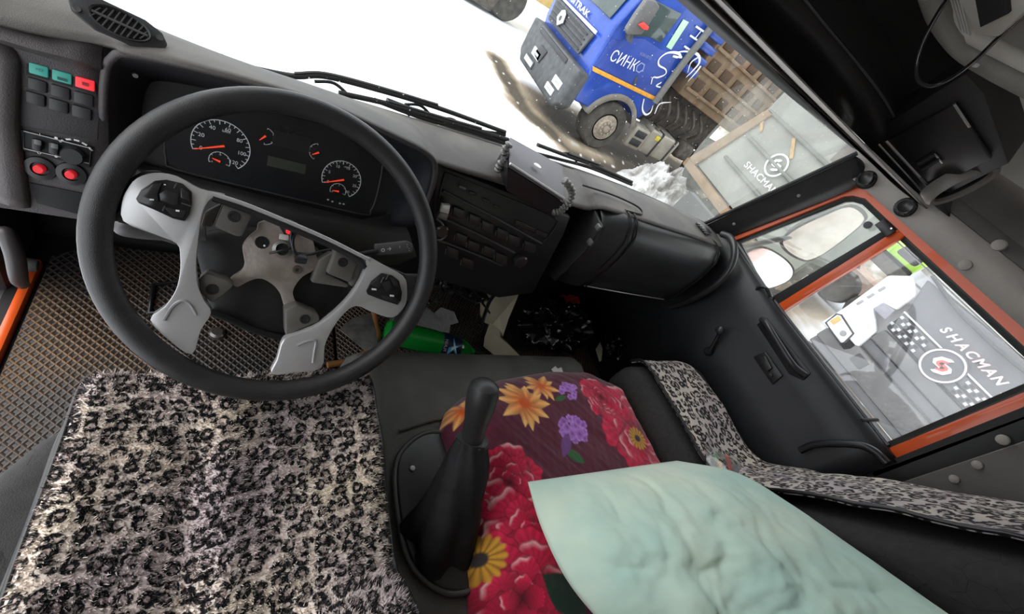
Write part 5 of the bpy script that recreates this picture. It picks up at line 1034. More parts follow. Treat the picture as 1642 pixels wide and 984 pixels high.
tube('bar', [at(4, 372, 'X', -0.5), at(12, 378, 'X', -0.49), at(24, 410, 'X', -0.485), at(30, 445, 'X', -0.49), at(36, 455, 'X', -0.5)], [0.014, 0.016, 0.017, 0.016, 0.013], M('bar_dark', (0.04, 0.035, 0.035), 0.4), gj, 12)
lathe('bar_foot', at(52, 425, 'X', -0.5), (1, 0, 0), [(0.018, -0.03), (0.018, 0.0), (0.013, 0.01), (0, 0.011)], M('foot_grey', (0.05, 0.047, 0.047), 0.5), gj, 16)

# ================================================================== seats
def sstep(a, b, x):
    t = max(0.0, min(1.0, (x - a) / (b - a))) if a != b else 0; return t * t * (3 - 2 * t)
def seat_fabric():
    m = M('seat_fabric', (0.027, 0.0255, 0.025), 0.85, var=0.15, vs=60, bump=0.3, bs=500)
    N = m.node_tree.nodes; L = m.node_tree.links; b = N['Principled BSDF']; src = b.inputs['Base Color'].links[0].from_socket
    tc = [n for n in N if n.type == 'TEX_COORD'][0]
    vo = N.new('ShaderNodeTexVoronoi'); vo.feature = 'DISTANCE_TO_EDGE'; vo.inputs['Scale'].default_value = 24; L.new(tc.outputs['Object'], vo.inputs['Vector'])
    lt_ = N.new('ShaderNodeMath'); lt_.operation = 'LESS_THAN'; lt_.inputs[1].default_value = 0.016; L.new(vo.outputs['Distance'], lt_.inputs[0])
    no = N.new('ShaderNodeTexNoise'); no.inputs['Scale'].default_value = 14; L.new(tc.outputs['Object'], no.inputs['Vector'])
    gt = N.new('ShaderNodeMath'); gt.operation = 'GREATER_THAN'; gt.inputs[1].default_value = 0.5; L.new(no.outputs['Fac'], gt.inputs[0])
    mu = N.new('ShaderNodeMath'); mu.operation = 'MULTIPLY'; L.new(lt_.outputs[0], mu.inputs[0]); L.new(gt.outputs[0], mu.inputs[1])
    mx = N.new('ShaderNodeMixRGB'); mx.inputs[2].default_value = (0.012, 0.012, 0.013, 1); L.new(mu.outputs[0], mx.inputs[0]); L.new(src, mx.inputs[1]); L.new(mx.outputs[0], b.inputs['Base Color'])
    return m
SEAT = seat_fabric()
def leopard(name, scale, light, lo=0.6):
    m = bpy.data.materials.new(name); m.use_nodes = True; N = m.node_tree.nodes; L = m.node_tree.links; b = N['Principled BSDF']
    b.inputs['Roughness'].default_value = 0.95; b.inputs['Specular IOR Level'].default_value = 0.1; b.inputs['Sheen Weight'].default_value = 0.15
    at_ = N.new('ShaderNodeAttribute'); at_.attribute_name = 'puv'
    nd = N.new('ShaderNodeTexNoise'); nd.inputs['Scale'].default_value = scale * 0.9; nd.inputs['Detail'].default_value = 3; L.new(at_.outputs['Vector'], nd.inputs['Vector'])
    sb = N.new('ShaderNodeVectorMath'); sb.operation = 'SUBTRACT'; sb.inputs[1].default_value = (0.5, 0.5, 0.5); L.new(nd.outputs['Color'], sb.inputs[0])
    sc = N.new('ShaderNodeVectorMath'); sc.operation = 'SCALE'; sc.inputs['Scale'].default_value = 0.75 / scale; L.new(sb.outputs[0], sc.inputs[0])
    ad = N.new('ShaderNodeVectorMath'); L.new(at_.outputs['Vector'], ad.inputs[0]); L.new(sc.outputs[0], ad.inputs[1])
    vo = N.new('ShaderNodeTexVoronoi'); vo.voronoi_dimensions = '2D'; vo.inputs['Scale'].default_value = scale; vo.inputs['Randomness'].default_value = 0.6; L.new(ad.outputs[0], vo.inputs['Vector'])
    rp = N.new('ShaderNodeValToRGB'); e = rp.color_ramp.elements
    e[0].position = 0.0; e[0].color = (0, 0, 0, 1); e[1].position = 1.0; e[1].color = (0, 0, 0, 1)
    for pos, v in ((0.14, 0.0), (0.2, 1.0), (0.44, 1.0), (0.52, 0.0)):
        x = e.new(pos); x.color = (v, v, v, 1)
    L.new(vo.outputs['Distance'], rp.inputs[0])
    nb = N.new('ShaderNodeTexNoise'); nb.inputs['Scale'].default_value = scale * 1.9; nb.inputs['Detail'].default_value = 2; L.new(at_.outputs['Vector'], nb.inputs['Vector'])
    mr = N.new('ShaderNodeMapRange'); mr.inputs[1].default_value = 0.38; mr.inputs[2].default_value = 0.46; L.new(nb.outputs['Fac'], mr.inputs[0])
    mu = N.new('ShaderNodeMath'); mu.operation = 'MULTIPLY'; L.new(rp.outputs[0], mu.inputs[0]); L.new(mr.outputs[0], mu.inputs[1])
    nc = N.new('ShaderNodeTexNoise'); nc.inputs['Scale'].default_value = 5; nc.inputs['Detail'].default_value = 3; L.new(at_.outputs['Vector'], nc.inputs['Vector'])
    rc_ = N.new('ShaderNodeValToRGB'); rc_.color_ramp.elements[0].position = 0.38; rc_.color_ramp.elements[1].position = 0.62
    rc_.color_ramp.elements[0].color = (0.42 * light, 0.36 * light, 0.37 * light, 1); rc_.color_ramp.elements[1].color = (0.6 * light, 0.535 * light, 0.455 * light, 1); L.new(nc.outputs['Fac'], rc_.inputs[0])
    ins = N.new('ShaderNodeMath'); ins.operation = 'LESS_THAN'; ins.inputs[1].default_value = 0.17; L.new(vo.outputs['Distance'], ins.inputs[0])
    mi = N.new('ShaderNodeMixRGB'); mi.blend_type = 'MULTIPLY'; mi.inputs[2].default_value = (0.62, 0.58, 0.6, 1); L.new(ins.outputs[0], mi.inputs[0]); L.new(rc_.outputs[0], mi.inputs[1])
    mx = N.new('ShaderNodeMixRGB'); mx.inputs[2].default_value = (0.012, 0.011, 0.013, 1); L.new(mu.outputs[0], mx.inputs[0]); L.new(mi.outputs[0], mx.inputs[1])
    gp = N.new('ShaderNodeNewGeometry'); hf = N.new('ShaderNodeTexNoise'); hf.inputs['Scale'].default_value = 170; hf.inputs['Detail'].default_value = 2; L.new(gp.outputs['Position'], hf.inputs['Vector'])
    hm = N.new('ShaderNodeMapRange'); hm.inputs[1].default_value = 0.3; hm.inputs[2].default_value = 0.7; hm.inputs[3].default_value = lo; hm.inputs[4].default_value = 2 - lo - 0.1; L.new(hf.outputs['Fac'], hm.inputs[0])
    fm_ = N.new('ShaderNodeMixRGB'); fm_.blend_type = 'MULTIPLY'; fm_.inputs[0].default_value = 1; L.new(mx.outputs[0], fm_.inputs[1]); L.new(hm.outputs[0], fm_.inputs[2])
    L.new(fm_.outputs[0], b.inputs['Base Color'])
    return m
LEO1 = leopard('leopard_fur_driver', 47, 1.45, 0.8); LEO2 = leopard('leopard_plush_passenger', 32, 1.25, 0.92)
def set_uv(o, UV):
    a = o.data.attributes.new('puv', 'FLOAT_VECTOR', 'POINT'); a.data.foreach_set('vector', np.array([(u, v, 0) for u, v in UV], dtype=np.float32).ravel())
def cloth(name, fn, nu, nv, mat, parent, uvf, thick=0.012):
    V = []; UV = []; Fs = []
    for j in range(nv + 1):
        for i in range(nu + 1):
            V.append(fn(i / nu, j / nv)); UV.append(uvf(i / nu, j / nv))
    w_ = nu + 1
    for j in range(nv):
        for i in range(nu): Fs.append((j * w_ + i, j * w_ + i + 1, (j + 1) * w_ + i + 1, (j + 1) * w_ + i))
    o = mesh(name, V, Fs, mat, parent, 180); set_uv(o, UV)
    if thick:
        md = o.modifiers.new('thick', 'SOLIDIFY'); md.thickness = thick; md.offset = 1
    return o
def fur(name, fn, uvf, n_, ln, wd, mat, parent, comb=(0.2, -0.5, 0)):
    rnd = random.Random(5); V = []; UV = []; Fs = []; e = 0.004
    for k in range(n_):
        u, v = rnd.random(), rnd.random(); p = fn(u, v); pu = fn(min(1, u + e), v) - fn(max(0, u - e), v); pv_ = fn(u, min(1, v + e)) - fn(u, max(0, v - e))
        nn = pu.cross(pv_).normalized()
        if nn.z < 0 and abs(nn.z) > 0.2: nn = -nn
        if nn.dot(CAM - p) < 0: nn = -nn
        d = (nn + Vector((rnd.gauss(0, 0.3), rnd.gauss(0, 0.3), rnd.gauss(0, 0.1))) + Vector(comb)).normalized()
        s = d.cross(Vector((rnd.random() - 0.5, rnd.random() - 0.5, rnd.random() - 0.5))).normalized() * wd; l_ = ln * (0.6 + 0.8 * rnd.random())
        b0 = len(V); V += [p - s, p + s, p + d * l_]; uv0 = uvf(u, v); uv0 = (uv0[0] + rnd.gauss(0, 0.0022), uv0[1] + rnd.gauss(0, 0.0022)); UV += [uv0] * 3; Fs.append((b0, b0 + 1, b0 + 2))
    o = mesh(name, V, Fs, mat, parent, 0); set_uv(o, UV); o['kind'] = 'stuff'
    return o
def rbox(name, x0, x1, y0, y1, z0, z1, r, mat, parent, crown=0.0, fr=None):
    """cushion: box with large rounded edges and a slight crown"""
    bm = bmesh.new(); bmesh.ops.create_cube(bm, size=1); bmesh.ops.scale(bm, vec=(x1 - x0, y1 - y0, z1 - z0), verts=bm.verts)
    bmesh.ops.translate(bm, vec=((x0 + x1) / 2, (y0 + y1) / 2, (z0 + z1) / 2), verts=bm.verts)
    bev(bm, r, 6)
    return from_bm(name, bm, mat, parent, 60)
ds = thing('driver_seat', 'dark grey fabric driver seat under a leopard fur cover', 'seat', (-0.05, -0.4, 0))
prism('cushion', [(x, y, 0.33) for x, y in ((0.2, -0.085), (0.2, -0.75), (-0.42, -0.75), (-0.395, -0.45), (-0.365, -0.28), (-0.335, -0.2), (-0.30, -0.145), (-0.26, -0.1))], (0, 0, 0.128), SEAT, ds, 0.05, 5, 60)
box('seat_base', (-0.08, -0.42, 0.17), (0.42, 0.5, 0.34), BLK, ds, bevel=0.03)
tube('cushion_piping', [(-0.262, -0.11, 0.44), (-0.268, -0.16, 0.47), (-0.272, -0.3, 0.475), (-0.285, -0.5, 0.475), (-0.29, -0.7, 0.475)], 0.004, BLKS, ds, 8)
def drv(u, v):
    # u across, v from front hem to the back
    x = -0.256 - 0.02 * v + (0.443 + 0.02 * v) * u
    hem = 0.03 * math.sin(math.pi * min(1, u * 1.15)) * 0 - 0.02 * math.exp(-((u - 0.42) / 0.14) ** 2)
    cr = 0.06
    L_ = v * 0.72 - 0.075
    if L_ < 0: y = -0.062 + hem + 0.012 * math.sin(L_ / 0.075 * -1.5); z = 0.485 - 0.04 + (L_ + 0.075) / 0.075 * 0.04 - 0.0
    else: y = -0.062 + hem - L_; z = 0.485
    z += 0.024 - 0.018 * math.sin(math.pi * u) * sstep(0.1, 0.3, v)
    if L_ < 0.06: z -= 0.02 * (1 - sstep(-0.03, 0.06, L_))
    ed = min(u, 1 - u) * 0.443
    if ed < 0.03: z -= 0.018 * (1 - ed / 0.03) ** 2
    z += 0.016 * mnoise.fractal(Vector((x * 5, y * 5, 1.7)), 1.0, 2.0, 3)
    z += 0.012 * math.exp(-((u - 0.42 - 0.1 * v) / 0.06) ** 2) * sstep(0.05, 0.3, v) - 0.014 * math.exp(-((u - 0.30 - 0.1 * v) / 0.06) ** 2) * sstep(0.05, 0.4, v)
    z += 0.07 * sstep(-0.435, -0.53, y) * sstep(0.0, 0.1, x) + 0.04 * sstep(-0.52, -0.6, y)
    return Vector((x, y, z))
cv = thing('seat_cover', 'shaggy leopard fur cover on the driver seat below the steering wheel', 'seat cover', (-0.03, -0.35, 0.49))
duv = lambda u, v: (0.463 * u, 0.72 * v)
cloth('cover_cloth', drv, 70, 110, LEO1, cv, duv)
fur('fur_pile', drv, duv, 60000, 0.0075, 0.0011, LEO1, cv, (0.15, -0.25, 0))
tube('cover_binding', [drv(1.0, v) + Vector((0.004, 0, -0.004)) for v in np.linspace(0, 1, 24)], 0.006, BLKS, cv, 8, k=1)
tube('cover_binding', [drv(0.0, v) + Vector((-0.003, 0, -0.004)) for v in np.linspace(0.05, 1, 24)], 0.004, BLKS, cv, 8, k=1)
# passenger seat
ps = thing('passenger_seat', 'dark grey fabric passenger seat with leopard cover beside the far door', 'seat', (1.3, -0.35, 0))
rbox('cushion', 1.105, 1.595, -0.56, 0.0, 0.3, 0.465, 0.06, SEAT, ps)
box('seat_base', (1.3, -0.3, 0.16), (0.4, 0.45, 0.3), BLK, ps, bevel=0.03)
bl = [(-0.50, 0.42), (-0.53, 0.55), (-0.60, 0.7), (-0.70, 0.87), (-0.80, 1.04), (-0.9, 1.22)]
rows = []
for y_, z_ in bl:
    r = []
    for a, b in ((0, 0.0), (0.02, 0.025), (0.08, 0.035), (0.5, 0.03), (0.92, 0.035), (0.98, 0.025), (1.0, 0.0), (1.0, -0.09), (0.97, -0.14), (0.5, -0.15), (0.03, -0.14), (0, -0.09)):
        n_ = Vector((0, 0.85, 0.5)); r.append(Vector((1.10 + 0.505 * a, y_, z_)) + n_ * (b - 0.03))
    rows.append(r)
loft('backrest', rows, SEAT, ps, closed=True, smooth=70, capends=True)
tube('side_rail', [at(1283, 722, 'X', 1.6), at(1310, 712, 'X', 1.6), at(1370, 712, 'X', 1.6), at(1400, 722, 'X', 1.6), at(1422, 742, 'X', 1.6)], 0.012, BLKS, ps, 10)
pp = smoothpath([(0, 0.02, 0.43), (0, -0.005, 0.468), (0, -0.05, 0.483), (0, -0.2, 0.484), (0, -0.36, 0.482), (0, -0.44, 0.505), (0, -0.49, 0.58), (0, -0.56, 0.72), (0, -0.64, 0.865), (0, -0.73, 1.01), (0, -0.82, 1.16)], 8)
def psg(u, v):
    f = v * (len(pp) - 1); i = min(int(f), len(pp) - 2); p = pp[i].lerp(pp[i + 1], f - i)
    x0 = 1.195 + 0.03 * sstep(0.1, 0.45, v) - 0.04 * sstep(0.5, 0.7, v); x1 = 1.50 + 0.06 * sstep(0, 0.3, v) + 0.02 * sstep(0.4, 0.6, v)
    x = x0 + (x1 - x0) * u
    e = 0.008 * mnoise.fractal(Vector((x * 7, p.y * 7, p.z * 7)), 1.0, 2.0, 3)
    drop = 0.025 * sstep(0.85, 1.0, u)
    return Vector((x, p.y + e * 0.5 - drop * sstep(0.55, 0.7, v), p.z + e - drop * (1 - sstep(0.4, 0.6, v))))
pv = thing('seat_cover', 'thin leopard print cover over the passenger seat cushion and back', 'seat cover', (1.33, -0.3, 0.49))
cum = [0.0]
for a_, b_ in zip(pp, pp[1:]): cum.append(cum[-1] + (b_ - a_).length)
def puvf(u, v):
    f = v * (len(pp) - 1); i = min(int(f), len(pp) - 2); return (0.37 * u, cum[i] + (cum[i + 1] - cum[i]) * (f - i))
cloth('cover_cloth', psg, 40, 130, LEO2, pv, puvf, 0.008)
tube('cover_binding', [psg(0.0, v) + Vector((-0.003, 0.0, 0.001)) for v in np.linspace(0, 1, 60)], 0.005, BLKS, pv, 8, k=1)
# packet lying on the passenger cover
pk = thing('snack_packet', 'clear crinkled packet with orange and red contents on the passenger seat', 'packet', (1.25, -0.38, 0.5))
K = [at(1128, 712, 'Z', 0.50), at(1188, 735, 'Z', 0.50), at(1196, 778, 'Z', 0.505), at(1140, 770, 'Z', 0.505)]
rows = []
for j in range(9):
    r = []
    for i in range(9):
        a = K[0].lerp(K[1], i / 8).lerp(K[3].lerp(K[2], i / 8), j / 8); r.append(a + Vector((0, 0, 0.012 * math.sin(math.pi * i / 8) * math.sin(math.pi * j / 8) + 0.003 * math.sin(i * 2.7 + j))))
    rows.append(r)
loft('wrapper', rows, glass_mat('wrapper_film', (0.92, 0.95, 0.93), 0.7, 40, (0.7, 0.74, 0.7), 0.15), pk)
for q, c, nm in (((0.3, 0.6, 0.07, 0.22), (0.75, 0.42, 0.12), 'orange_piece'), ((0.58, 0.4, 0.06, 0.3), (0.65, 0.12, 0.1), 'red_piece'), ((0.25, 0.3, 0.05, 0.15), (0.3, 0.5, 0.3), 'green_piece'), ((0.78, 0.6, 0.05, 0.25), (0.3, 0.35, 0.4), 'grey_piece')):
    P = [K[0].lerp(K[1], q[0] + a * q[2]).lerp(K[3].lerp(K[2], q[0] + a * q[2]), q[1] + b * q[3]) + Vector((0, 0, 0.003)) for a, b in ((-1, -1), (1, -0.8), (1.1, 1), (-0.9, 0.9))]
    prism(nm, P, (0, 0, 0.003), M(nm + '_c', c, 0.5), pk, 0.001)

# ================================================================== engine tunnel and gear lever
TUN = M('tunnel_rubber', (0.075, 0.075, 0.07), 0.6, col2=(0.13, 0.128, 0.118), vs=9, bump=0.4, bs=160)
en = thing('engine_cover', 'flat grey rubber engine cover between the two seats', 'engine cover', (0.62, -0.4, 0))
rows = []
for x_ in (0.215, 0.225, 0.26, 0.5, 0.8, 1.0, 1.03, 1.035):
    e = 0.03 if x_ in (0.215, 1.035) else (0.008 if x_ in (0.225, 1.03) else 0)
    rows.append([Vector((x_, 0.17, 0.0)), Vector((x_, 0.135, 0.24)), Vector((x_, 0.12, 0.29 - e)), Vector((x_, 0.10, 0.325 - e)), Vector((x_, 0.06, 0.342 - e)), Vector((x_, 0.0, 0.345 - e)), Vector((x_, -0.5, 0.35 - e)), Vector((x_, -1.5, 0.35 - e))])
loft('cover_skin', [[Vector((0.21, p.y, 0)) for p in rows[0]]] + rows + [[Vector((1.04, p.y, 0)) for p in rows[0]]], TUN, en, smooth=60)
tube('raised_line', [at(640, 690, 'Z', 0.352), at(700, 672, 'Z', 0.352), at(750, 668, 'Z', 0.352)], 0.004, TUN, en, 6)
gv = thing('gear_lever', 'black gear lever with leather boot on an oval base between seats', 'gear lever', at(700, 820, 'Z', 0.36))
ol = [(632, 770), (645, 722), (690, 692), (740, 712), (778, 790), (790, 870), (775, 930), (728, 952), (682, 932), (648, 880)]
prism('base_plate', smoothpath([at(x, y, 'Z', 0.352) for x, y in ol], 4, True), (0, 0, 0.018), M('boot_plate', (0.018, 0.018, 0.018), 0.35), gv, 0.007, 3)
tube('plate_rim', smoothpath([at(x, y, 'Z', 0.368) for x, y in ol], 4, True), 0.006, M('plate_rim', (0.06, 0.06, 0.06), 0.35), gv, 8, closed=True, k=1)
for px, py in ((661, 751), (672, 838)): lathe('plate_bolt', at(px, py, 'Z', 0.371), (0, 0, 1), [(0.006, 0), (0.006, 0.004), (0, 0.005)], M('bolt_steel', (0.45, 0.44, 0.42), 0.35, metal=0.7), gv, 8)
nk = at(757, 705, 'X', 0.372)
b0 = at(712, 850, 'Z', 0.375)
BOOT = M('boot_leather', (0.006, 0.006, 0.007), 0.75, var=0.3, vs=20, bump=0.5, bs=50, spec=0.3)
rows = []
for k, (t, r) in enumerate(((0, 0.085), (0.08, 0.078), (0.2, 0.066), (0.4, 0.056), (0.6, 0.05), (0.75, 0.046), (0.88, 0.04), (0.95, 0.036), (1.0, 0.033))):
    c = b0.lerp(nk, t) + Vector((0.0, 0.0, 0.02 * math.sin(math.pi * t))); ax = (nk - b0).normalized() if t > 0.15 else Vector((0, 0, 1)); U_, V_, _ = basis(ax)
    rows.append([c + (U_ * math.cos(a) + V_ * math.sin(a)) * r * (1 + 0.13 * math.sin(5 * a + 5 * t) * (1 - t) + 0.05 * math.sin(9 * a + 7 * t) + 0.06 * mnoise.noise(Vector((a * 2, t * 9, 1)))) for a in np.linspace(0, 2 * math.pi, 40, endpoint=False)])
loft('boot', rows, BOOT, gv, closed=True, smooth=60)
kt = at(779, 612, 'X', 0.362); kd = (kt - nk).normalized()
lathe('boot_collar', nk - kd * 0.006, kd, [(0.034, -0.004), (0.037, 0.0), (0.035, 0.008), (0.03, 0.01)], M('collar_grey', (0.035, 0.035, 0.035), 0.5), gv, 24)
L2 = (kt - nk).length
kn_ = [(0.024, 0.0), (0.0265, 0.1), (0.027, 0.3), (0.031, 0.45), (0.0355, 0.65), (0.036, 0.82), (0.032, 0.94), (0.021, 1.0), (0, 1.03)]
lathe('gear_knob', nk, kd, [(r, t * L2) for r, t in kn_], M('knob_grey', (0.022, 0.022, 0.023), 0.42, var=0.1), gv, 28, sx=0.9)
tube('knob_seam', [nk + kd * (L2 * t) + Vector((0.0, -1, 0.3)).normalized() * (r * 0.99) for t, r in ((0.45, 0.027), (0.6, 0.029), (0.75, 0.031), (0.88, 0.029))], 0.001, BLKS, gv, 6)

# ================================================================== blanket
def bl_front(x): return np.interp(x, [0.38, 0.42, 0.47, 0.6, 0.8, 0.95, 1.05, 1.1], [-0.18, -0.11, -0.075, -0.025, 0.003, 0.0, -0.05, -0.11])
nu, nv = 380, 420
U, Vv = np.meshgrid(np.linspace(0, 1, nu + 1), np.linspace(0, 1, nv + 1))
X = 0.385 + 0.71 * U; Yf = bl_front(X); Y = Yf + (-0.98 - Yf) * Vv
X = X - 0.0 + 0.012 * np.sin(Vv * 9) * (1 - U) - 0.05 * sum([np.clip((Vv - 0.45) / 0.4, 0, 1)]) * (1 - U)
edge = np.minimum(np.minimum(U * 0.645, (1 - U) * 0.645 * 1.3), Vv * 0.9)
prof_ = np.clip(edge / 0.13, 0, 1); Z = 0.353 + 0.115 * np.sqrt(1 - (1 - prof_) ** 2)
fold = noise2(X, Y, 14, 21) * 0.012 + noise2(X * 1.0 + Y * 0.8, Y * 0.3, 34, 4) * 0.006
Z = Z + fold * np.clip(edge / 0.05, 0, 1)
Cb = np.zeros((*X.shape, 3)); Cb[:] = (0.105, 0.012, 0.034)
Cb *= (1 + 0.25 * noise2(X, Y, 30, 8))[..., None]
def bxy(px, py, z=0.455): p = at(px, py, 'Z', z); return p.x, p.y
def blend(mask, c):
    global Cb
    m = np.clip(mask, 0, 1)[..., None]; Cb = Cb * (1 - m) + np.array(c) * m
def polar(c): dx_, dy_ = X - c[0], Y - c[1]; return np.hypot(dx_, dy_), np.arctan2(dy_, dx_)
def sm(x, w_): return np.clip(0.5 - x / w_, 0, 1)
def peony(c, R, seed, dark=(0.16, 0.002, 0.018), mid=(0.7, 0.012, 0.07), light=(0.95, 0.5, 0.52)):
    r, th = polar(c); rng = np.random.RandomState(seed)
    for ring, (rr, k) in enumerate(((1.0, 7), (0.76, 6), (0.52, 5), (0.3, 4))):
        for q in range(k):
            a = 2 * math.pi * (q + rng.rand() * 0.5) / k + ring * 0.4; pr = R * rr * (0.42 + 0.12 * rng.rand()); cd_ = R * rr * 0.58
            px_, py_ = c[0] + cd_ * math.cos(a), c[1] + cd_ * math.sin(a)
            dx_, dy_ = X - px_, Y - py_; lx = dx_ * math.cos(a) + dy_ * math.sin(a); ly = -dx_ * math.sin(a) + dy_ * math.cos(a)
            ang = np.arctan2(ly, lx); d_ = np.hypot(lx * 0.95, ly) / pr * (1 + 0.07 * np.sin(5 * ang + q) + 0.05 * np.sin(9 * ang + q * 2))
            m = sm(d_ - 1, 0.06); t = np.clip(d_, 0, 1); fr = np.clip((lx / pr + 1) / 2, 0, 1)
            st_ = 0.5 + 0.5 * np.sin(ang * 16 + q)
            colr = np.array(dark) * (1 - fr)[..., None] + np.array(mid) * fr[..., None]; colr = colr * (0.8 + 0.35 * st_[..., None] * fr[..., None])
            edgeL = (np.clip((t - 0.72) / 0.2, 0, 1) * np.clip(fr * 1.4 - 0.5, 0, 1) * (rng.rand() > 0.3))[..., None] * np.clip(np.sin(ang * 2.5 + q) + 0.45, 0, 1)[..., None]
            colr = colr * (1 - edgeL) + np.array(light) * edgeL
            rim_ = (np.clip((t - 0.93) / 0.07, 0, 1))[..., None]; colr = colr * (1 - 0.7 * rim_)
            mm = m[..., None]; globals()['Cb'] = Cb * (1 - mm) + colr * mm
def goldc(c, R):
    r, th = polar(c); k = 15
    d_ = r / (R * (0.82 + 0.18 * np.abs(np.sin(th * k / 2)))); m = sm(d_ - 1, 0.12)
    st_ = np.abs(np.sin(th * k / 2)); colr = np.array((0.62, 0.3, 0.03)) * (0.35 + 0.65 * st_)[..., None]
    mm = m[..., None]; globals()['Cb'] = Cb * (1 - mm) + colr * mm
    blend(sm(r - 0.3 * R, 0.1 * R), (0.03, 0.02, 0.02))
def lily(c, R, rot, k=7, seed=1):
    rng = np.random.RandomState(seed)
    for q in range(k * 2):
        a = rot + 2 * math.pi * q / (k * 2) + 0.15 * rng.randn(); L_ = R * (0.75 + 0.35 * rng.rand()); wd = R * 0.2
        dx_, dy_ = X - c[0], Y - c[1]; lx = dx_ * math.cos(a) + dy_ * math.sin(a); ly = -dx_ * math.sin(a) + dy_ * math.cos(a)
        t = np.clip(lx / L_, 0, 1); m = sm(np.abs(ly) - wd * np.sin(math.pi * t ** 0.75), 0.004) * (lx > 0) * (lx < L_)
        colr = np.array((0.75, 0.12, 0.01)) * (1 - t)[..., None] + np.array((0.95, 0.55, 0.18)) * t[..., None]; colr = colr * (0.75 + 0.5 * np.clip(1 - np.abs(ly) / wd * 1.6, 0, 1))[..., None]
        mm = m[..., None]; globals()['Cb'] = Cb * (1 - mm) + colr * mm
    blend(sm(polar(c)[0] - R * 0.2, 0.01), (0.65, 0.1, 0.01))
def cluster(c, R, n_, seed):
    rng = np.random.RandomState(seed)
    for q in range(n_):
        a = rng.rand() * 6.28; rr = R * math.sqrt(rng.rand()); cc = (c[0] + rr * math.cos(a), c[1] + rr * math.sin(a) * 0.8); r, th = polar(cc); r0_ = R * 0.3
        m = sm(r - r0_ * (0.75 + 0.25 * np.abs(np.sin(th * 2.5 + q))), 0.003); colr = np.array((0.2, 0.05, 0.32)) + (np.array((0.5, 0.28, 0.62)) * np.clip(r / r0_, 0, 1)[..., None] * (0.4 + 0.6 * rng.rand()))
        mm = m[..., None]; globals()['Cb'] = Cb * (1 - mm) + colr * mm
def leaf(c, L_, wd, a, col_=(0.03, 0.13, 0.04)):
    dx_, dy_ = X - c[0], Y - c[1]; lx = dx_ * math.cos(a) + dy_ * math.sin(a); ly = -dx_ * math.sin(a) + dy_ * math.cos(a); t = np.clip(lx / L_, 0, 1)
    blend(sm(np.abs(ly) - wd * np.sin(math.pi * t), 0.004) * (lx > 0) * (lx < L_), col_)
peony(bxy(1025, 690), 0.155, 11); peony(bxy(960, 640), 0.075, 5); goldc(bxy(1018, 705), 0.036)
peony(bxy(815, 775), 0.085, 3); peony(bxy(785, 850), 0.1, 7); peony(bxy(850, 860), 0.1, 19); peony(bxy(840, 960), 0.13, 9); peony(bxy(760, 800), 0.05, 2); goldc(bxy(777, 893, 0.43), 0.045)
lily(bxy(838, 648), 0.088, -2.2, 6, 3); lily(bxy(868, 618), 0.06, 0.2, 5, 5); lily(bxy(748, 652), 0.05, 2.5, 5, 8)
cluster(bxy(908, 628), 0.034, 22, 2); cluster(bxy(916, 690), 0.045, 34, 4)
leaf(bxy(885, 645), 0.05, 0.008, 0.2); leaf(bxy(935, 745), 0.07, 0.014, 2.4); leaf(bxy(900, 735), 0.08, 0.016, 0.9, (0.18, 0.06, 0.25)); leaf(bxy(935, 985), 0.12, 0.035, 2.3, (0.01, 0.035, 0.02))
ids = np.arange(X.size).reshape(X.shape)
Fs = np.stack([ids[:-1, :-1], ids[1:, :-1], ids[1:, 1:], ids[:-1, 1:]], -1).reshape(-1, 4).tolist()
bk = color_mesh('blanket', np.stack([X, Y, Z], -1).reshape(-1, 3).tolist(), Fs, np.clip(Cb, 0, 1).reshape(-1, 3), 0.75, bump=0.25, bs=300, sheen=0.3)
tag(bk, 'maroon plush blanket with large red flowers bundled between the seats', 'blanket')

# ================================================================== pillow
Le = smoothpath([at(*q) for q in ((846, 772, 'Z', 0.50), (866, 840, 'Z', 0.50), (903, 920, 'Z', 0.52), (955, 988, 'Z', 0.54), (1030, 1060, 'Z', 0.56), (1140, 1150, 'Z', 0.58))], 20)
Re = smoothpath([at(*q) for q in ((1085, 738, 'Z', 0.535), (1180, 757, 'X', 1.08), (1265, 806, 'X', 1.075), (1345, 862, 'X', 1.07), (1435, 925, 'X', 1.05), (1520, 984, 'X', 1.03))], 20)
nr = len(Le); nc_ = 110
def pil_pt(i, j, top):
    u = j / nc_; v = i / (nr - 1); p = Le[i].lerp(Re[i], u)
    n_ = Vector((-0.25, -0.25, 0.93)).normalized()
    h = (math.sin(math.pi * u) ** 0.62) * (min(1, v / 0.28) ** 0.6 if v < 0.28 else 1.0)
    e = mnoise.fractal(Vector((p.x * 6, p.y * 6, p.z * 6 + 3)), 1.0, 2.1, 4); rg = abs(mnoise.noise(Vector((p.x * 9 + p.y * 5, p.y * 6 - p.x * 7, 2))))
    rg2 = abs(mnoise.noise(Vector((p.x * 22 - p.y * 9, p.y * 10 + p.z * 8, 5))))
    if top: return p + n_ * (0.085 * h + 0.03 * e * h - 0.010 * (1 - min(1, rg * 3)) ** 2 * h - 0.003 * (1 - min(1, rg2 * 2.5)) ** 2 * h)
    return p - n_ * (0.05 * h)
V = []; Fs = []
for top in (True, False):
    o_ = len(V)
    for i in range(nr):
        for j in range(nc_ + 1): V.append(pil_pt(i, j, top))
    for i in range(nr - 1):
        for j in range(nc_):
            q = (o_ + i * (nc_ + 1) + j, o_ + i * (nc_ + 1) + j + 1, o_ + (i + 1) * (nc_ + 1) + j + 1, o_ + (i + 1) * (nc_ + 1) + j); Fs.append(q if not top else q[::-1])
MINT = M('mint_cotton', (0.5, 0.71, 0.63), 0.85, col2=(0.72, 0.85, 0.7), vs=5, bump=0.5, bs=24, thr=(0.35, 0.65), sheen=0.2)
N = MINT.node_tree.nodes; L = MINT.node_tree.links
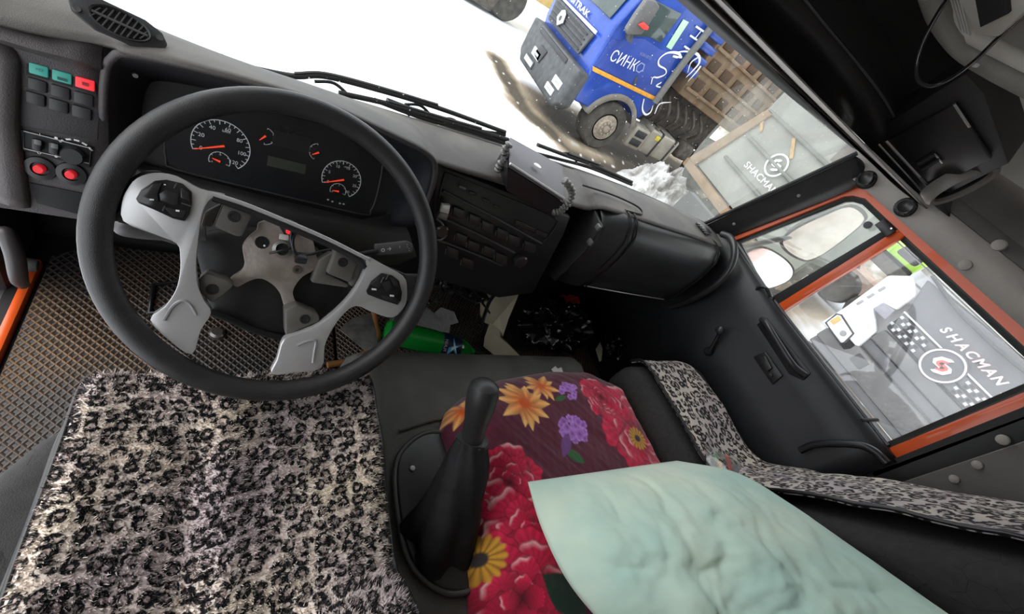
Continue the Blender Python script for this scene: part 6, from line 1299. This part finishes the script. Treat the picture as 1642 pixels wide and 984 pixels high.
geo = N.new('ShaderNodeNewGeometry'); st_c = onp(1172, 818, (-0.25, -0.25, 0.93), Le[25].lerp(Re[25], 0.6) + Vector((-0.02, -0.02, 0.075)))
vd_ = N.new('ShaderNodeVectorMath'); vd_.operation = 'DISTANCE'; vd_.inputs[1].default_value = st_c; L.new(geo.outputs['Position'], vd_.inputs[0])
mr = N.new('ShaderNodeMapRange'); mr.inputs[1].default_value = 0.006; mr.inputs[2].default_value = 0.03; mr.inputs[3].default_value = 0.6; mr.inputs[4].default_value = 0; L.new(vd_.outputs['Value'], mr.inputs[0])
bb = N['Principled BSDF']; src = bb.inputs['Base Color'].links[0].from_socket; mxn = N.new('ShaderNodeMixRGB'); mxn.inputs[2].default_value = (0.33, 0.2, 0.07, 1); L.new(mr.outputs[0], mxn.inputs[0]); L.new(src, mxn.inputs[1]); L.new(mxn.outputs[0], bb.inputs['Base Color'])
pw = mesh('pillow', V, Fs, MINT, None, 180)
bmx = bmesh.new(); bmx.from_mesh(pw.data); bmesh.ops.remove_doubles(bmx, verts=bmx.verts, dist=1e-5); bmx.to_mesh(pw.data); bmx.free(); pw.data.update()
tag(pw, 'creased mint green pillow leaning on the flowered blanket', 'pillow')

# ================================================================== litter in the footwell
fl = lambda px, py, z=0.02: at(px, py, 'Z', z)
a_, b_ = fl(650, 538, 0.06), fl(752, 562, 0.055); ax = (b_ - a_).normalized(); Lb_ = (b_ - a_).length
bo = thing('bottle', 'green plastic drink bottle with dark lightning label on the floor', 'bottle', a_)
GRN = M('green_plastic', (0.01, 0.42, 0.05), 0.12, var=0.1, vs=10, coat=0.3); bq = GRN.node_tree.nodes['Principled BSDF']; bq.inputs['Transmission Weight'].default_value = 0.35
R_ = 0.05
lathe('body', a_ - ax * 0.08, ax, [(0, 0.0), (0.03, 0.0), (R_, 0.012), (R_, Lb_ * 0.42 + 0.08), (R_ * 0.97, Lb_ * 0.45 + 0.08), (R_ * 0.97, Lb_ * 0.8 + 0.08), (R_ * 0.75, Lb_ * 0.93 + 0.08), (0.014, Lb_ * 1.03 + 0.08), (0.013, Lb_ * 1.12 + 0.08), (0, Lb_ * 1.12 + 0.08)], GRN, bo, 28)
lb_ = lathe('label', a_, ax, [(R_ * 0.985, Lb_ * 0.52), (R_ * 1.0, Lb_ * 0.53), (R_ * 1.0, Lb_ * 0.8), (R_ * 0.985, Lb_ * 0.81)], M('label_navy', (0.012, 0.02, 0.05), 0.3), bo, 28)
lathe('cap', a_ + ax * (Lb_ * 1.08), ax, [(0.015, 0), (0.015, 0.018), (0, 0.018)], BLKS, bo, 16)
vc = (CAM - (a_ + ax * Lb_ * 0.66)).normalized(); vc = (vc - ax * vc.dot(ax)).normalized(); up_ = ax.cross(vc)
cc = a_ + ax * (Lb_ * 0.69) + vc * (R_ * 1.02)
for c_, s_, nm in (((0.1, 0.45, 0.65), 1.0, 'blue_flash'), ((0.85, 0.9, 0.95), 0.5, 'white_flash')):
    prism(nm, [cc + vc * (0.0 if s_ == 1 else 0.002) + ax * (x * 0.026 * s_) + up_ * (y * 0.034 * s_) for x, y in ((-1, 1), (-0.1, 0.35), (0.7, 0.9), (0.25, 0.1), (1.0, -0.4), (0.1, -0.2), (-0.5, -1), (-0.25, -0.1), (-0.9, 0.2))], vc * 0.001, M(nm + '_c', c_, 0.4), lb_, 0)
text('label_lettering', 'FLASH', a_ + ax * (Lb_ * 0.55) + vc * (R_ * 1.03), up_ * -1, ax, 0.012, M('label_pink', (0.7, 0.6, 0.68), 0.4), lb_, 0.0006, width=0.045)
def sheet(nm, lab, cat, pts, mat, z=0.03, t=0.0015, curl=0.0, lift=None):
    P = [at(x, y, 'Z', (lift[i] if lift else z)) for i, (x, y) in enumerate(pts)]
    o = prism(nm, P, (0, 0, t), mat, None, 0) if not lift else None
    if lift:
        c = sum(P, Vector()) / len(P); n_ = len(P); V = [c + Vector((0, 0, curl))] + P + [c + Vector((0, 0, curl + t))] + [p + Vector((0, 0, t)) for p in P]; Fs = []
        for i in range(n_):
            j = (i + 1) % n_; Fs += [(0, 1 + j, 1 + i), (n_ + 1, n_ + 2 + i, n_ + 2 + j), (1 + i, 1 + j, n_ + 2 + j, n_ + 2 + i)]
        o = mesh(nm, V, Fs, mat, None, 30)
    return tag(o, lab, cat)
PAP = M('printed_paper', (0.62, 0.62, 0.64), 0.8, var=0.15, vs=60); CARD = M('cream_card', (0.62, 0.56, 0.42), 0.8, var=0.08, vs=8)
sheet('paper_sheet', 'white printed paper scrap lying behind the green bottle', 'paper', [(668, 512), (684, 492), (696, 502), (707, 493), (728, 500), (735, 517), (722, 521), (720, 536), (690, 528), (668, 522)], PAP, lift=[0.05, 0.04, 0.03, 0.03, 0.03, 0.025, 0.03, 0.06, 0.08, 0.07])
sheet('paper_sheet', 'grey crumpled paper below the right wheel spoke', 'paper', [(544, 528), (565, 510), (600, 500), (606, 560), (585, 562), (565, 545)], M('grey_wrapper', (0.2, 0.19, 0.18), 0.5, var=0.4, vs=30), lift=[0.06, 0.05, 0.04, 0.05, 0.05, 0.06], curl=0.01)
sheet('cardboard_sheet', 'cream folded card standing in the footwell below the centre stack', 'card', [(790, 472), (833, 469), (815, 512), (806, 540), (788, 522), (777, 517)], CARD, lift=[0.22, 0.22, 0.12, 0.05, 0.05, 0.06])
sheet('cardboard_flap', 'narrow shaded cream card flap at the left of the folded card', 'card', [(770, 482), (780, 470), (788, 473), (777, 517), (770, 505)], M('cream_shade', (0.4, 0.34, 0.22), 0.8, var=0.08), lift=[0.12, 0.2, 0.2, 0.05, 0.05])
sheet('cardboard_strip', 'crumpled cream card strip lying below the folded card', 'card', [(785, 518), (800, 520), (803, 540), (812, 548), (833, 570), (795, 572), (775, 555), (777, 540)], CARD, lift=[0.06, 0.06, 0.05, 0.04, 0.03, 0.03, 0.04, 0.05], curl=0.02)
sheet('paper_scrap', 'tiny white paper scrap at the front edge of the blanket', 'paper', [(884, 592), (890, 587), (894, 591), (900, 589), (903, 598), (890, 600)], M('scrap_white', (0.7, 0.68, 0.66), 0.8), z=0.36)
sheet('paper_scrap', 'pale sliver of paper hanging in the dark passenger footwell', 'paper', [(955, 560), (962, 548), (966, 560), (964, 578), (961, 580)], M('scrap_cream', (0.5, 0.48, 0.4), 0.8), z=0.1)
tag(tube('brown_hose', [fl(600, 498, 0.05), fl(603, 520, 0.04), fl(606, 540, 0.04), fl(590, 562, 0.03), fl(560, 578, 0.03), fl(525, 585, 0.03)], 0.011, M('hose_brown', (0.3, 0.13, 0.04), 0.45), None, 10), 'brown rubber hose curving over the mat below the right spoke', 'hose')
def crumple(nm, lab, cat, c, s, mat, seed, amp=0.35):
    bm = bmesh.new(); bmesh.ops.create_icosphere(bm, subdivisions=5, radius=1)
    for v in bm.verts:
        e = mnoise.fractal(v.co * 1.7 + Vector((seed, 0, 0)), 0.8, 2.2, 5); rg = abs(mnoise.noise(v.co * 2.6 + Vector((0, seed, 0)))); f = 1 + amp * e - 0.25 * (1 - min(1, rg * 4)); v.co = Vector((v.co.x * s[0], v.co.y * s[1], max(-0.95, v.co.z) * s[2])) * f
    bmesh.ops.translate(bm, vec=Vector(c), verts=bm.verts); return tag(from_bm(nm, bm, mat, None, 60), lab, cat)
BAG = M('black_film', (0.006, 0.006, 0.007), 0.16, var=0.2, bump=0.6, bs=28)
p = fl(895, 530, 0.1); crumple('trash_bag', 'crumpled shiny black plastic bag in the passenger footwell', 'bag', (p.x - 0.03, p.y, 0.13), (0.19, 0.13, 0.13), BAG, 2.0)
p = fl(955, 545, 0.1); crumple('trash_bag', 'smaller black plastic bag close to the passenger seat front', 'bag', (p.x + 0.17, p.y - 0.02, 0.08), (0.07, 0.08, 0.08), BAG, 5.0)
p = fl(905, 492, 0.08); crumple('red_rag', 'dim red rag deep in the passenger footwell', 'rag', (p.x, p.y, 0.1), (0.07, 0.04, 0.06), M('rag_red', (0.4, 0.02, 0.03), 0.8), 3.0)
# cables under the centre stack
wb = thing('cable_bundle', 'tangle of black cables hanging below the centre stack', 'cables', fl(730, 480, 0.2))
rnd = random.Random(3)
for i in range(16):
    x0, y0 = 690 + rnd.random() * 120, 432 + rnd.random() * 30; pts = []
    for k in range(5): pts.append(at(x0 + k * (6 - 12 * rnd.random()) + rnd.gauss(0, 10), y0 + 12 * k * rnd.random() + rnd.gauss(0, 5), 'Y', 0.36 + 0.05 * rnd.random()))
    tube('cable', pts, 0.004 + 0.003 * rnd.random(), BLKS, wb, 6)
for i in range(14):
    c = at(670 + rnd.random() * 90, 440 + rnd.random() * 50, 'Y', 0.35); box('connector', c, (0.02, 0.015, 0.014), M('connector_gloss', (0.03, 0.03, 0.03), 0.15), wb, bevel=0.003, rot=(rnd.random() * 3, rnd.random() * 3, 0))
# gap between driver seat and gear lever
sheet('banknote', 'crumpled pale paper between the driver seat and gear lever base', 'paper', [(633, 905), (640, 925), (650, 938), (664, 955), (655, 975), (636, 965)], M('note_grey', (0.3, 0.3, 0.27), 0.8, var=0.3, vs=50), z=0.3)
sheet('red_wrapper', 'small bright red wrapper beside the driver seat cushion', 'wrapper', [(620, 948), (628, 950), (640, 975), (622, 970)], M('wrapper_red', (0.75, 0.04, 0.04), 0.4), z=0.36)
